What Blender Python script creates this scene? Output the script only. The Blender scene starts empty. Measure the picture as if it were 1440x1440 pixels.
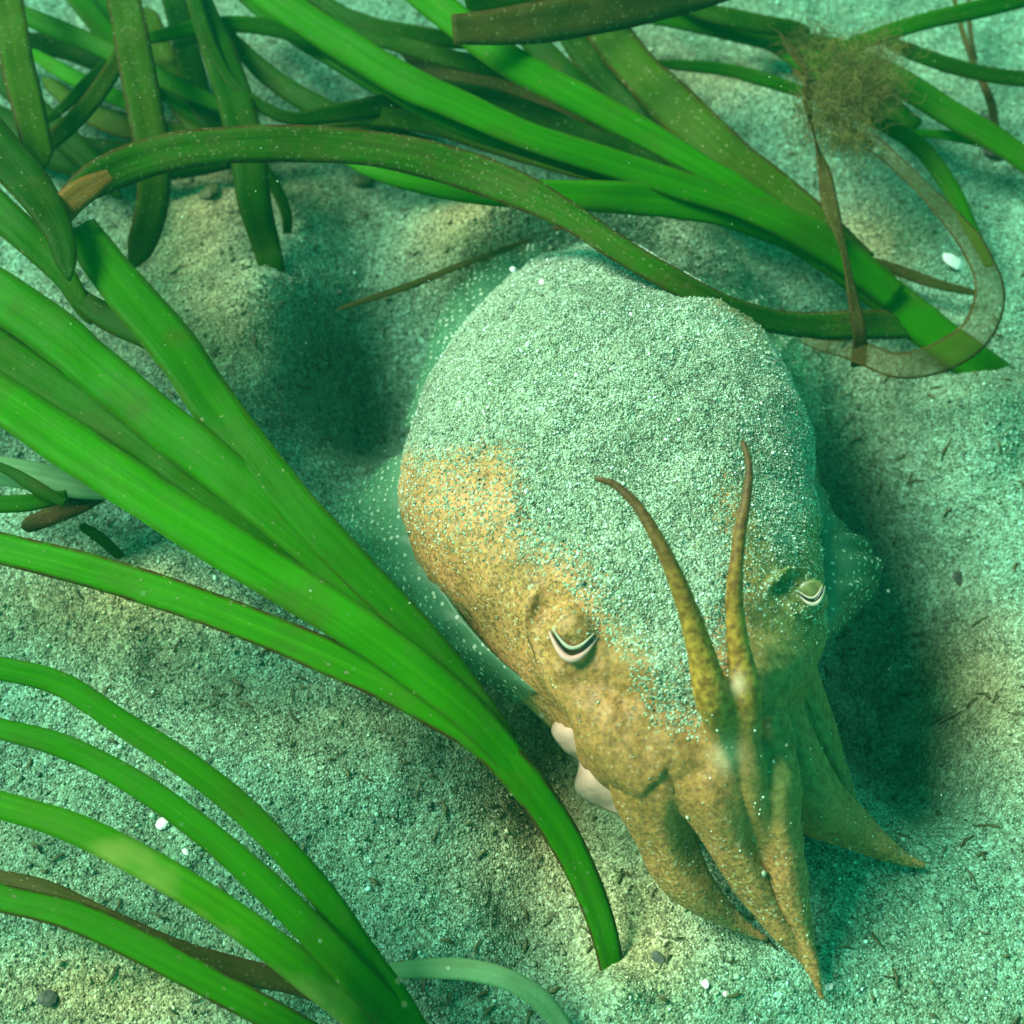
# A cuttlefish settling into the sand between eelgrass plants, seen from above by a diver.
# 1 Blender unit = 10 cm.
import bpy, bmesh, math
import numpy as np
from mathutils import Vector, Matrix

R = math.radians
rng = np.random.default_rng(7)
scene = bpy.context.scene
col = scene.collection
scene.unit_settings.scale_length = 0.1

# ------------------------------------------------------------------ camera
PITCH, FOV, DIST = R(58), R(45), 3.0
cam_data = bpy.data.cameras.new('camera')
cam = bpy.data.objects.new('camera', cam_data)
col.objects.link(cam)
cam_data.sensor_width = 36
cam_data.angle = FOV
cam_data.clip_start = 0.02
cam_data.clip_end = 400
CAM = np.array([0, -DIST*math.cos(PITCH), DIST*math.sin(PITCH)])
cam.location = CAM
cam.rotation_euler = (math.pi/2 - PITCH, 0, 0)
scene.camera = cam
cam_data.dof.use_dof = True
cam_data.dof.focus_distance = 2.52
cam_data.dof.aperture_fstop = 1.8

# ------------------------------------------------------------------ light
SUN_EL, SUN_AZ = R(47), R(-72)          # azimuth from +Y (away from the camera) towards -X
to_sun = Vector((math.sin(SUN_AZ)*math.cos(SUN_EL), math.cos(SUN_AZ)*math.cos(SUN_EL), math.sin(SUN_EL)))
world = bpy.data.worlds.new('World')
scene.world = world
world.use_nodes = True
wn = world.node_tree.nodes; wl = world.node_tree.links
bg = wn['Background']
sky = wn.new('ShaderNodeTexSky')
sky.sky_type = 'NISHITA'
sky.sun_disc = False
sky.sun_elevation = SUN_EL
sky.sun_rotation = SUN_AZ
tint = wn.new('ShaderNodeMix'); tint.data_type = 'RGBA'; tint.blend_type = 'MULTIPLY'
tint.inputs[0].default_value = 1.0
tint.inputs[7].default_value = (0.09, 1.0, 0.44, 1)    # the sky as filtered by green sea water
wl.new(sky.outputs[0], tint.inputs[6])
wl.new(tint.outputs[2], bg.inputs[0])
bg.inputs[1].default_value = 0.15
sun_data = bpy.data.lights.new('sun', 'SUN')
sun_data.energy = 3.4
sun_data.angle = R(26)
sun_data.color = (0.86, 1.0, 0.80)
sun = bpy.data.objects.new('sun', sun_data)
col.objects.link(sun)
sun.location = (to_sun*6)[:]
sun.rotation_euler = to_sun.to_track_quat('Z', 'Y').to_euler()

vs = scene.view_settings
vs.view_transform = 'Standard'
vs.look = 'None'
vs.exposure = 1.33
vs.gamma = 1
vs.use_curve_mapping = False
scene.cycles.volume_bounces = 0
scene.cycles.max_bounces = 4
scene.cycles.transparent_max_bounces = 12

# ------------------------------------------------------------------ from picture measurements to places on the sea floor
FPX = 720/math.tan(FOV/2)
FWD = np.array([0, math.cos(PITCH), -math.sin(PITCH)])
UPV = np.array([0, math.sin(PITCH), math.cos(PITCH)])
RGT = np.array([1.0, 0, 0])


def U(px, py, z=0.0):
    """The point at height z that a measurement (px, py) on the photograph belongs to."""
    ray = FWD*FPX + RGT*(px-720) + UPV*(720-py)
    t = (z-CAM[2])/ray[2]
    return CAM + ray*t


def psize(p):
    return float(np.dot(np.asarray(p)-CAM, FWD))/FPX


def project(pts):
    d = pts-CAM
    w = d@FWD
    return np.stack([720+FPX*(d@RGT)/w, 720-FPX*(d@UPV)/w], -1)


# ------------------------------------------------------------------ noise, curves, meshes
def hash2(ix, iy, seed):
    h = (ix.astype(np.int64)*374761393 + iy.astype(np.int64)*668265263 + seed*974634777) & 0xffffffff
    h = ((h ^ (h >> 13))*1274126177) & 0xffffffff
    return ((h ^ (h >> 16)) & 0xffff)/65535.0


def vnoise(x, y, seed=0):
    ix = np.floor(x); iy = np.floor(y)
    fx = x-ix; fy = y-iy
    fx = fx*fx*(3-2*fx); fy = fy*fy*(3-2*fy)
    a = hash2(ix, iy, seed); b = hash2(ix+1, iy, seed)
    c = hash2(ix, iy+1, seed); d = hash2(ix+1, iy+1, seed)
    return (a*(1-fx)+b*fx)*(1-fy) + (c*(1-fx)+d*fx)*fy


def fbm(x, y, seed=0, oct=4):
    s = 0; a = 0.5; n = 0
    for k in range(oct):
        s = s + a*vnoise(x*2**k+17.3*k, y*2**k-9.1*k, seed+k); n += a; a *= 0.5
    return s/n


def smooth(a, b, x):
    t = np.clip((x-a)/(b-a), 0, 1)
    return t*t*(3-2*t)


def spline(P, n):
    """Catmull-Rom through the rows of P, n samples spread by chord length."""
    P = np.asarray(P, float)
    if len(P) == 2:
        t = np.linspace(0, 1, n)[:, None]
        return P[0]*(1-t)+P[1]*t
    d = np.linalg.norm(np.diff(P[:, :2], axis=0), axis=1)
    k = np.concatenate([[0], np.cumsum(np.sqrt(d+1e-9))])
    t = np.linspace(0, k[-1], n)
    Q = np.vstack([2*P[0]-P[1], P, 2*P[-1]-P[-2]])
    kk = np.concatenate([[2*k[0]-k[1]], k, [2*k[-1]-k[-2]]])
    i = np.clip(np.searchsorted(k, t, side='right')-1, 0, len(k)-2)
    p0, p1, p2, p3 = Q[i], Q[i+1], Q[i+2], Q[i+3]
    t0, t1, t2, t3 = [kk[i+j][:, None] for j in range(4)]
    t = t[:, None]
    a1 = (t1-t)/(t1-t0)*p0+(t-t0)/(t1-t0)*p1
    a2 = (t2-t)/(t2-t1)*p1+(t-t1)/(t2-t1)*p2
    a3 = (t3-t)/(t3-t2)*p2+(t-t2)/(t3-t2)*p3
    b1 = (t2-t)/(t2-t0)*a1+(t-t0)/(t2-t0)*a2
    b2 = (t3-t)/(t3-t1)*a2+(t-t1)/(t3-t1)*a3
    return (t2-t)/(t2-t1)*b1+(t-t1)/(t2-t1)*b2


def make_mesh(name, verts, faces, smooth_shade=True):
    me = bpy.data.meshes.new(name)
    me.from_pydata([tuple(v) for v in verts], [], faces)
    me.update()
    if smooth_shade:
        me.polygons.foreach_set('use_smooth', np.ones(len(me.polygons), bool))
    return me


def link(name, me, mat=None, parent=None, **props):
    o = bpy.data.objects.new(name, me)
    col.objects.link(o)
    if mat is not None:
        me.materials.clear(); me.materials.append(mat)
    if parent is not None:
        o.parent = parent
        o.matrix_parent_inverse = Matrix.Translation(-Vector(parent.location))
    for k, v in props.items():
        o[k] = v
    return o


def empty(name, loc, **props):
    o = bpy.data.objects.new(name, None)
    o.empty_display_size = 0.1
    col.objects.link(o)
    o.location = tuple(loc)
    for k, v in props.items():
        o[k] = v
    return o


def tube(points, radii, seg=10, flat=None, keel=0.0):
    """Closed tube with rounded ends through points; flat squashes it along z."""
    pts = np.asarray(points, float); rad = np.asarray(radii, float)
    T = np.gradient(pts, axis=0); T /= np.linalg.norm(T, axis=1)[:, None]+1e-12
    n = np.array([0, 0, 1.0]) if abs(T[0][2]) < 0.9 else np.array([1.0, 0, 0])
    V = []; F = []
    for p, r, t in zip(pts, rad, T):
        n = n-t*np.dot(n, t); n /= np.linalg.norm(n)
        b = np.cross(t, n)
        for k in range(seg):
            a = 2*math.pi*k/seg
            V.append(p + r*(math.cos(a)*n*((flat or 1.0)+keel*max(0.0, math.cos(a))**4)+math.sin(a)*b))
    m = len(pts)
    for i in range(m-1):
        for k in range(seg):
            k2 = (k+1) % seg
            F.append((i*seg+k, i*seg+k2, (i+1)*seg+k2, (i+1)*seg+k))
    V.append(pts[0]-T[0]*rad[0]*0.7); V.append(pts[-1]+T[-1]*rad[-1]*0.7)
    for k in range(seg):
        k2 = (k+1) % seg
        F.append((k2, k, m*seg)); F.append(((m-1)*seg+k, (m-1)*seg+k2, m*seg+1))
    return V, F


# ------------------------------------------------------------------ materials
class NT:
    """Small helper around a node tree."""
    def __init__(self, name):
        self.mat = bpy.data.materials.new(name)
        self.mat.use_nodes = True
        self.t = self.mat.node_tree
        self.out = self.t.nodes['Material Output']
        self.bsdf = self.t.nodes['Principled BSDF']

    def n(self, kind, **kw):
        nd = self.t.nodes.new('ShaderNode'+kind)
        for k, v in kw.items():
            setattr(nd, k, v)
        return nd

    def l(self, a, b):
        self.t.links.new(a, b)

    def val(self, sock, v):
        if hasattr(v, 'is_output'):
            self.l(v, sock)
        else:
            sock.default_value = v

    def mix(self, f, a, b, blend='MIX'):
        m = self.n('Mix', data_type='RGBA', blend_type=blend)
        self.val(m.inputs[0], f); self.val(m.inputs[6], a); self.val(m.inputs[7], b)
        return m.outputs[2]

    def math(self, op, a, b=0.0, c=None):
        m = self.n('Math', operation=op)
        self.val(m.inputs[0], a); self.val(m.inputs[1], b)
        if c is not None:
            self.val(m.inputs[2], c)
        return m.outputs[0]

    def ramp(self, f, stops, interp='LINEAR'):
        r = self.n('ValToRGB')
        r.color_ramp.interpolation = interp
        el = r.color_ramp.elements
        while len(el) < len(stops):
            el.new(0.5)
        for e, (p, c) in zip(el, stops):
            e.position = p; e.color = c if len(c) == 4 else (*c, 1)
        self.l(f, r.inputs[0])
        return r.outputs[0]

    def noise(self, vec, scale, detail=3, rough=0.55):
        k = self.n('TexNoise')
        k.inputs['Scale'].default_value = scale; k.inputs['Detail'].default_value = detail
        k.inputs['Roughness'].default_value = rough
        if vec is not None:
            self.l(vec, k.inputs['Vector'])
        return k.outputs['Fac']

    def voronoi(self, vec, scale, feature='F1', rand=1.0):
        k = self.n('TexVoronoi', feature=feature)
        k.inputs['Scale'].default_value = scale
        k.inputs['Randomness'].default_value = rand
        if vec is not None:
            self.l(vec, k.inputs['Vector'])
        return k

    def mapr(self, v, a, b, c=0.0, d=1.0):
        m = self.n('MapRange')
        self.val(m.inputs[0], v)
        for i, q in enumerate((a, b, c, d)):
            m.inputs[i+1].default_value = q
        return m.outputs[0]

    def bump(self, h, strength, dist, normal=None):
        b = self.n('Bump')
        b.inputs['Strength'].default_value = strength; b.inputs['Distance'].default_value = dist
        self.l(h, b.inputs['Height'])
        if normal is not None:
            self.l(normal, b.inputs['Normal'])
        return b.outputs[0]


def rgb(r, g, b):
    return (r, g, b, 1)


GRAIN_STOPS = [(0.0, (0.055, 0.06, 0.05)), (0.16, (0.12, 0.115, 0.085)), (0.34, (0.23, 0.21, 0.15)), (0.55, (0.34, 0.31, 0.23)),
               (0.76, (0.46, 0.43, 0.34)), (0.9, (0.62, 0.60, 0.52)), (1.0, (0.82, 0.82, 0.78))]


def sand_nodes(t, vec, scale=215.0):
    """Colour and height of packed sand grains."""
    v = t.voronoi(vec, scale)
    sep = t.n('SeparateColor'); t.l(v.outputs['Color'], sep.inputs[0])
    c = t.ramp(sep.outputs[0], GRAIN_STOPS)
    v2 = t.voronoi(vec, scale*0.47)
    sep2 = t.n('SeparateColor'); t.l(v2.outputs['Color'], sep2.inputs[0])
    c2 = t.ramp(sep2.outputs[1], GRAIN_STOPS)
    c = t.mix(0.35, c, c2)
    h = t.math('SUBTRACT', 1.0, v.outputs['Distance'])
    h = t.math('ADD', h, t.math('MULTIPLY', sep.outputs[1], 0.5))
    return c, h, sep.outputs[2]


def sand_material():
    t = NT('sand')
    geo = t.n('NewGeometry')
    c, h, _ = sand_nodes(t, geo.outputs['Position'])
    tone = t.n('Attribute', attribute_name='tone')
    tint = t.mix(tone.outputs['Fac'], rgb(0.34, 0.76, 0.63), rgb(1.05, 0.84, 0.44))
    c = t.mix(1.0, c, tint, 'MULTIPLY')
    n1 = t.noise(geo.outputs['Position'], 6.0, 4)
    c = t.mix(1.0, c, t.ramp(n1, [(0.3, (0.72, 0.74, 0.72)), (0.7, (1.1, 1.1, 1.1))]), 'MULTIPLY')
    silt_shade = t.n('Attribute', attribute_name='silt_shade')
    c = t.mix(t.math('MULTIPLY', silt_shade.outputs['Fac'], 0.55), c, t.mix(1.0, c, rgb(0.22, 0.30, 0.25), 'MULTIPLY'))
    t.l(c, t.bsdf.inputs['Base Color'])
    t.bsdf.inputs['Roughness'].default_value = 0.7
    t.bsdf.inputs['Specular IOR Level'].default_value = 0.25
    n2 = t.noise(geo.outputs['Position'], 28.0, 3)
    b = t.bump(n2, 0.5, 0.03)
    b = t.bump(h, 0.6, 0.005, b)
    t.l(b, t.bsdf.inputs['Normal'])
    return t.mat


def grain_material():
    t = NT('sand_grain')
    a = t.n('Attribute', attribute_name='grain')
    t.l(a.outputs['Color'], t.bsdf.inputs['Base Color'])
    t.bsdf.inputs['Roughness'].default_value = 0.35
    t.bsdf.inputs['Specular IOR Level'].default_value = 0.4
    return t.mat


def blade_material(name, ca, cb, edge=0.0, specks=0.0, fuzz=0.0, patch=None, trans=0.5, alpha=1.0):
    """Seagrass leaf: colour streaks along the leaf, veins, browned margins and encrusting specks."""
    t = NT(name)
    uv = t.n('UVMap'); uv.uv_map = 'UVMap'
    sep = t.n('SeparateXYZ'); t.l(uv.outputs[0], sep.inputs[0])
    u, s = sep.outputs[0], sep.outputs[1]
    info = t.n('ObjectInfo')
    off = t.math('MULTIPLY', info.outputs['Random'], 37.0)
    s2 = t.math('ADD', s, off)
    comb = t.n('CombineXYZ')                       # stretched along the leaf
    t.l(t.math('MULTIPLY', u, 5.0), comb.inputs[0]); t.l(t.math('MULTIPLY', s2, 1.6), comb.inputs[1])
    streak = t.noise(comb.outputs[0], 1.6, 4)
    iso = t.n('CombineXYZ')
    t.l(t.math('MULTIPLY', u, 0.11), iso.inputs[0]); t.l(s2, iso.inputs[1])
    blot = t.noise(iso.outputs[0], 5.0, 4)
    c = t.mix(t.mapr(streak, 0.25, 0.75), ca, cb)
    # longitudinal veins and a paler midrib
    vein = t.math('SINE', t.math('MULTIPLY', u, 62.0))
    c = t.mix(t.mapr(vein, 0.5, 1.0, 0.0, 0.10), c, rgb(ca[0]*0.55, ca[1]*0.6, ca[2]*0.55))
    mid = t.math('ABSOLUTE', t.math('SUBTRACT', u, 0.5))
    c = t.mix(t.mapr(mid, 0.0, 0.09, 0.28, 0.0), c, rgb(cb[0]*1.25+0.01, cb[1]*1.25, cb[2]*1.25))
    c = t.mix(t.mapr(blot, 0.5, 0.75, 0.0, 0.5), c, rgb(ca[0]*1.6+0.01, ca[1]*0.72, ca[2]*0.7))
    if patch is not None:
        c = t.mix(t.mapr(t.noise(iso.outputs[0], 2.6, 3), 0.56, 0.70, 0.0, 0.85), c, patch)
    brown = rgb(0.075, 0.03, 0.01)
    if edge > 0:
        en = t.noise(iso.outputs[0], 22.0, 3)
        e = t.math('MULTIPLY', t.mapr(mid, 0.37, 0.47), t.mapr(en, 0.25, 0.55))
        c = t.mix(t.math('MULTIPLY', e, edge), c, brown)
    if specks > 0:
        wn_ = t.n('TexNoise'); wn_.inputs['Scale'].default_value = 70.0; t.l(iso.outputs[0], wn_.inputs['Vector'])
        va = t.n('VectorMath', operation='MULTIPLY_ADD'); t.l(wn_.outputs['Color'], va.inputs[0])
        va.inputs[1].default_value = (0.016, 0.016, 0.016); t.l(iso.outputs[0], va.inputs[2]); warp = va.outputs[0]
        v = t.voronoi(warp, 105.0)
        sc = t.n('SeparateColor'); t.l(v.outputs['Color'], sc.inputs[0])
        dot = t.math('LESS_THAN', v.outputs['Distance'], t.math('MULTIPLY', sc.outputs[0], 0.42))
        dot = t.math('MULTIPLY', dot, t.math('GREATER_THAN', sc.outputs[1], 1.0-0.55*specks))
        c = t.mix(t.math('MULTIPLY', dot, 0.75), c, rgb(0.26, 0.27, 0.13))
        v3 = t.voronoi(warp, 46.0)
        s3 = t.n('SeparateColor'); t.l(v3.outputs['Color'], s3.inputs[0])
        d3 = t.math('MULTIPLY', t.math('LESS_THAN', v3.outputs['Distance'], t.math('MULTIPLY', s3.outputs[0], 0.34)),
                    t.math('GREATER_THAN', s3.outputs[2], 1.0-0.16*specks))
        c = t.mix(d3, c, brown)
    if fuzz > 0:
        c = t.mix(t.mapr(t.noise(iso.outputs[0], 14.0, 5, 0.7), 0.42, 0.7, 0.0, fuzz), c, rgb(0.13, 0.10, 0.03))
    film = t.noise(iso.outputs[0], 9.0, 5, 0.65)
    c = t.mix(t.mapr(film, 0.50, 0.72, 0.0, 0.30), c, rgb(0.10, 0.15, 0.03))
    c = t.mix(t.mapr(t.noise(iso.outputs[0], 3.5, 3), 0.58, 0.72, 0.0, 0.45), c, rgb(0.07, 0.085, 0.01))
    hv = t.mapr(info.outputs['Random'], 0, 1, 0.86, 1.12)
    hs = t.n('HueSaturation'); t.l(hv, hs.inputs['Value']); t.l(c, hs.inputs['Color'])
    c = hs.outputs[0]
    b = t.bsdf
    t.l(c, b.inputs['Base Color'])
    b.inputs['Roughness'].default_value = 0.45
    b.inputs['Specular IOR Level'].default_value = 0.035
    bm_ = t.bump(vein, 0.05, 0.003)
    bm_ = t.bump(t.noise(iso.outputs[0], 60.0, 3), 0.25, 0.006, bm_)
    t.l(bm_, b.inputs['Normal'])
    tr = t.n('BsdfTranslucent'); t.l(c, tr.inputs[0])
    mx = t.n('MixShader'); mx.inputs[0].default_value = trans
    t.l(b.outputs[0], mx.inputs[1]); t.l(tr.outputs[0], mx.inputs[2])
    res = mx.outputs[0]
    if alpha < 1:
        tp = t.n('BsdfTransparent')
        m2 = t.n('MixShader'); t.l(t.mapr(mid, 0.38, 0.48, alpha, 0.95), m2.inputs[0])
        t.l(tp.outputs[0], m2.inputs[1]); t.l(res, m2.inputs[2]); res = m2.outputs[0]
    t.l(res, t.out.inputs[0])
    return t.mat


def skin_nodes(t, pos):
    """Mottled tan skin with yellow and orange chromatophores."""
    n1 = t.noise(pos, 4.5, 5, 0.6)
    n2 = t.noise(pos, 26.0, 4, 0.6)
    n3 = t.noise(pos, 95.0, 2, 0.6)
    c = t.ramp(n1, [(0.26, (0.14, 0.082, 0.026)), (0.43, (0.29, 0.135, 0.044)), (0.58, (0.43, 0.182, 0.064)), (0.74, (0.54, 0.22, 0.085))])
    c = t.mix(t.mapr(n2, 0.42, 0.66, 0.0, 0.45), c, rgb(0.16, 0.088, 0.026))
    c = t.mix(t.mapr(n3, 0.46, 0.66, 0.0, 0.6), c, rgb(0.48, 0.265, 0.07))
    v = t.voronoi(pos, 190.0)
    sc = t.n('SeparateColor'); t.l(v.outputs['Color'], sc.inputs[0])
    c = t.mix(t.math('MULTIPLY', t.math('LESS_THAN', sc.outputs[0], 0.34), 0.6), c, rgb(0.07, 0.05, 0.015))
    c = t.mix(t.math('MULTIPLY', t.math('GREATER_THAN', sc.outputs[1], 0.96), 0.4), c, rgb(0.6, 0.55, 0.36))
    h = t.math('ADD', t.math('MULTIPLY', n2, 1.0), t.math('MULTIPLY', n3, 0.5))
    return c, h


def body_material():
    t = NT('cuttlefish_skin')
    geo = t.n('NewGeometry'); pos = geo.outputs['Position']
    c, h = skin_nodes(t, pos)
    br = t.n('Attribute', attribute_name='brown')
    c = t.mix(t.math('MULTIPLY', br.outputs['Fac'], 0.6), c, t.mix(t.mapr(t.noise(pos, 70.0, 4), 0.35, 0.65), rgb(0.12, 0.052, 0.014), rgb(0.34, 0.145, 0.036)))
    ol = t.n('Attribute', attribute_name='olive')
    c = t.mix(t.math('MULTIPLY', ol.outputs['Fac'], 0.9), c, t.mix(t.mapr(t.noise(pos, 55.0, 4), 0.35, 0.65), rgb(0.04, 0.075, 0.016), rgb(0.15, 0.17, 0.05)))
    dk = t.n('Attribute', attribute_name='dark')
    tipa = t.n('Attribute', attribute_name='tip')
    c = t.mix(dk.outputs['Fac'], c, t.mix(t.math('MULTIPLY', tipa.outputs['Fac'], 0.85), t.mix(t.mapr(t.noise(pos, 75.0, 4), 0.38, 0.62), rgb(0.15, 0.066, 0.010), rgb(0.38, 0.20, 0.03)), rgb(0.045, 0.018, 0.006)))
    pl = t.n('Attribute', attribute_name='pale')
    c = t.mix(t.math('MULTIPLY', pl.outputs['Fac'], 0.8), c, rgb(0.62, 0.42, 0.26))
    s = t.n('Attribute', attribute_name='sand')
    sc, sh, cell = sand_nodes(t, pos)
    sc = t.mix(1.0, sc, rgb(0.78, 1.02, 0.90), 'MULTIPLY')
    sc = t.mix(1.0, sc, t.ramp(t.noise(pos, 5.5, 4, 0.6), [(0.3, (0.58, 0.62, 0.56)), (0.52, (0.95, 0.98, 0.92)), (0.7, (1.2, 1.2, 1.16))]), 'MULTIPLY')
    nn = t.noise(pos, 60.0, 4, 0.7)
    f = t.math('ADD', s.outputs['Fac'], t.math('MULTIPLY', t.math('SUBTRACT', nn, 0.5), 0.7))
    f = t.math('LESS_THAN', t.mapr(cell, 0.0, 1.0, 0.10, 0.92), f)
    c = t.mix(f, c, sc)
    t.l(c, t.bsdf.inputs['Base Color'])
    t.bsdf.inputs['Roughness'].default_value = 0.55
    t.bsdf.inputs['Specular IOR Level'].default_value = 0.22
    t.bsdf.inputs['Subsurface Weight'].default_value = 0.12
    t.bsdf.inputs['Subsurface Radius'].default_value = (0.05, 0.03, 0.012)
    t.bsdf.inputs['Subsurface Scale'].default_value = 0.5
    b = t.bump(h, 0.35, 0.010)
    hm = t.math('MULTIPLY', sh, f)
    b = t.bump(hm, 0.8, 0.006, b)
    t.l(b, t.bsdf.inputs['Normal'])
    return t.mat


def fin_material():
    t = NT('fin_membrane')
    geo = t.n('NewGeometry'); pos = geo.outputs['Position']
    edge = t.n('Attribute', attribute_name='edge')
    c = t.mix(t.noise(pos, 14.0, 3), rgb(0.05, 0.20, 0.12), rgb(0.16, 0.27, 0.14))
    v = t.voronoi(pos, 58.0, rand=0.5)
    vs_ = t.n('SeparateColor'); t.l(v.outputs['Color'], vs_.inputs[0])
    dots = t.math('LESS_THAN', v.outputs['Distance'], t.math('MULTIPLY_ADD', vs_.outputs[0], 0.16, 0.14))
    c = t.mix(t.math('MULTIPLY', dots, 0.75), c, rgb(0.72, 0.72, 0.55))
    t.l(c, t.bsdf.inputs['Base Color'])
    t.bsdf.inputs['Roughness'].default_value = 0.4
    tr = t.n('BsdfTranslucent'); t.l(c, tr.inputs[0])
    m = t.n('MixShader'); m.inputs[0].default_value = 0.4
    t.l(t.bsdf.outputs[0], m.inputs[1]); t.l(tr.outputs[0], m.inputs[2])
    tp = t.n('BsdfTransparent'); tp.inputs[0].default_value = rgb(0.85, 1.0, 0.95)
    m2 = t.n('MixShader')
    a = t.math('MAXIMUM', t.mapr(edge.outputs['Fac'], 0.0, 1.0, 0.78, 0.08), t.math('MULTIPLY', dots, 0.9))
    t.l(a, m2.inputs[0])
    t.l(tp.outputs[0], m2.inputs[1]); t.l(m.outputs[0], m2.inputs[2])
    t.l(m2.outputs[0], t.out.inputs[0])
    return t.mat


def plain(name, color, rough=0.5, spec=0.3, var=0.25, scale=40.0, bump=0.2, trans=0.0):
    t = NT(name)
    geo = t.n('NewGeometry'); pos = geo.outputs['Position']
    n = t.noise(pos, scale, 4)
    c = t.mix(t.mapr(n, 0.3, 0.7), rgb(*[q*(1-var) for q in color]), rgb(*[min(1, q*(1+var)) for q in color]))
    t.l(c, t.bsdf.inputs['Base Color'])
    t.bsdf.inputs['Roughness'].default_value = rough
    t.bsdf.inputs['Specular IOR Level'].default_value = spec
    t.l(t.bump(n, bump, 0.01), t.bsdf.inputs['Normal'])
    if trans:
        tr = t.n('BsdfTranslucent'); t.l(c, tr.inputs[0])
        m = t.n('MixShader'); m.inputs[0].default_value = trans
        t.l(t.bsdf.outputs[0], m.inputs[1]); t.l(tr.outputs[0], m.inputs[2])
        t.l(m.outputs[0], t.out.inputs[0])
    return t.mat


M = {
    'sand': sand_material(),
    'grain': grain_material(),
    'fresh': blade_material('leaf_fresh', rgb(0.022, 0.19, 0.0), rgb(0.040, 0.28, 0.001), edge=0.35, specks=0.08),
    'green': blade_material('leaf_green', rgb(0.016, 0.13, 0.0), rgb(0.028, 0.19, 0.001), edge=0.4, specks=0.1),
    'edged': blade_material('leaf_edged', rgb(0.024, 0.19, 0.0), rgb(0.044, 0.27, 0.001), edge=1.0, specks=0.15),
    'deep': blade_material('leaf_deep', rgb(0.010, 0.065, 0.001), rgb(0.018, 0.10, 0.002), edge=0.4, specks=0.15),
    'olive': blade_material('leaf_olive', rgb(0.032, 0.10, 0.003), rgb(0.060, 0.15, 0.006), edge=0.9, specks=0.6, fuzz=0.25),
    'crusted': blade_material('leaf_crusted', rgb(0.022, 0.085, 0.003), rgb(0.045, 0.18, 0.006), edge=1.0, specks=1.0, fuzz=0.5),
    'brown': blade_material('leaf_brown', rgb(0.05, 0.055, 0.010), rgb(0.07, 0.075, 0.012), edge=0.9, specks=0.7, fuzz=0.6),
    'dead': blade_material('leaf_dead', rgb(0.06, 0.042, 0.012), rgb(0.10, 0.07, 0.018), edge=1.0, specks=0.8, fuzz=0.7),
    'rust': blade_material('leaf_rust', rgb(0.20, 0.075, 0.012), rgb(0.42, 0.20, 0.05), edge=0.6, specks=0.9, fuzz=0.3),
    'veil': blade_material('leaf_veil', rgb(0.12, 0.09, 0.02), rgb(0.16, 0.12, 0.03), edge=0.9, specks=0.6, fuzz=0.5, alpha=0.26),
    'pale': blade_material('leaf_pale', rgb(0.16, 0.36, 0.16), rgb(0.24, 0.45, 0.22), edge=0.1, specks=0.1),
    'yellow': blade_material('leaf_blotched', rgb(0.030, 0.19, 0.0), rgb(0.052, 0.27, 0.001), edge=0.2, patch=rgb(0.30, 0.36, 0.08)),
    'skin': body_material(),
    'fin': fin_material(),
    'web': plain('arm_web', (0.60, 0.36, 0.27), 0.55, 0.2, 0.25, 22, 0.3, trans=0.4),
    'eyeball': plain('eyeball', (0.26, 0.18, 0.06), 0.25, 0.4, 0.3, 90, 0.1),
    'eyeball_olive': plain('eyeball_olive', (0.10, 0.12, 0.035), 0.3, 0.3, 0.35, 90, 0.1),
    'lid': plain('eye_rim', (0.55, 0.28, 0.24), 0.4, 0.35, 0.12, 60, 0.15),
    'lid_pale': plain('eye_rim_pale', (0.40, 0.33, 0.25), 0.4, 0.35, 0.12, 60, 0.15),
    'pupil': plain('pupil', (0.006, 0.008, 0.008), 0.25, 0.5, 0.2, 60, 0.0),
    'shell': plain('shell_white', (0.80, 0.77, 0.70), 0.35, 0.4, 0.12, 60, 0.3),
    'shell_pink': plain('shell_pink', (0.70, 0.55, 0.52), 0.35, 0.4, 0.12, 60, 0.3),
    'stone': plain('dark_stone', (0.05, 0.055, 0.04), 0.6, 0.3, 0.4, 30, 0.4),
    'twig': plain('rotten_leaf', (0.055, 0.06, 0.02), 0.6, 0.2, 0.5, 40, 0.4),
    'algae': plain('algae_fluff', (0.20, 0.17, 0.05), 0.8, 0.1, 0.4, 25, 0.2, trans=0.35),
}

# ------------------------------------------------------------------ sea floor
FEATURES = [  # (px, py, radius x, radius y in pixels, turn in degrees, height)
    (535, 525, 105, 125, 0, -0.30),      # scoop beside the body
    (395, 470, 75, 150, 10, 0.13),
    (1345, 720, 90, 60, 30, -0.12),
    (1345, 900, 80, 70, 0, -0.16),
    (1330, 1040, 70, 90, 0, -0.12),
    (1205, 640, 105, 150, 25, -0.26),     # scoop on the other side
    (1280, 810, 150, 140, 0, -0.22),
    (1265, 985, 125, 125, 0, -0.22),
    (820, 1030, 110, 140, 20, -0.2),    # under the head
    (1370, 700, 150, 70, 40, 0.07),
    (1420, 1000, 80, 170, 0, 0.10),
    (1440, 860, 60, 90, 0, 0.10),
    (700, 372, 70, 45, -25, 0.12),
    (830, 350, 120, 40, 0, 0.20),
    (985, 398, 80, 40, 35, 0.10),
    (655, 345, 95, 70, -20, 0.10),       # mounds behind the body
    (930, 330, 90, 50, 20, 0.10),
    (300, 420, 95, 190, 15, 0.06),
    (200, 830, 220, 60, 15, 0.05),
    (520, 1080, 260, 60, 28, 0.05),
    (380, 1000, 260, 45, 25, -0.05),
    (640, 1190, 230, 50, 30, -0.05),
    (1330, 590, 130, 70, 10, 0.12),
    (1000, 1400, 260, 70, 0, 0.04),
    (760, 1330, 90, 110, 20, -0.06),
    (640, 1420, 90, 60, 0, -0.05),
    (868, 1398, 34, 26, 0, 0.05),
    (1120, 130, 190, 60, 10, 0.04),
]
FW = []
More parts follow.
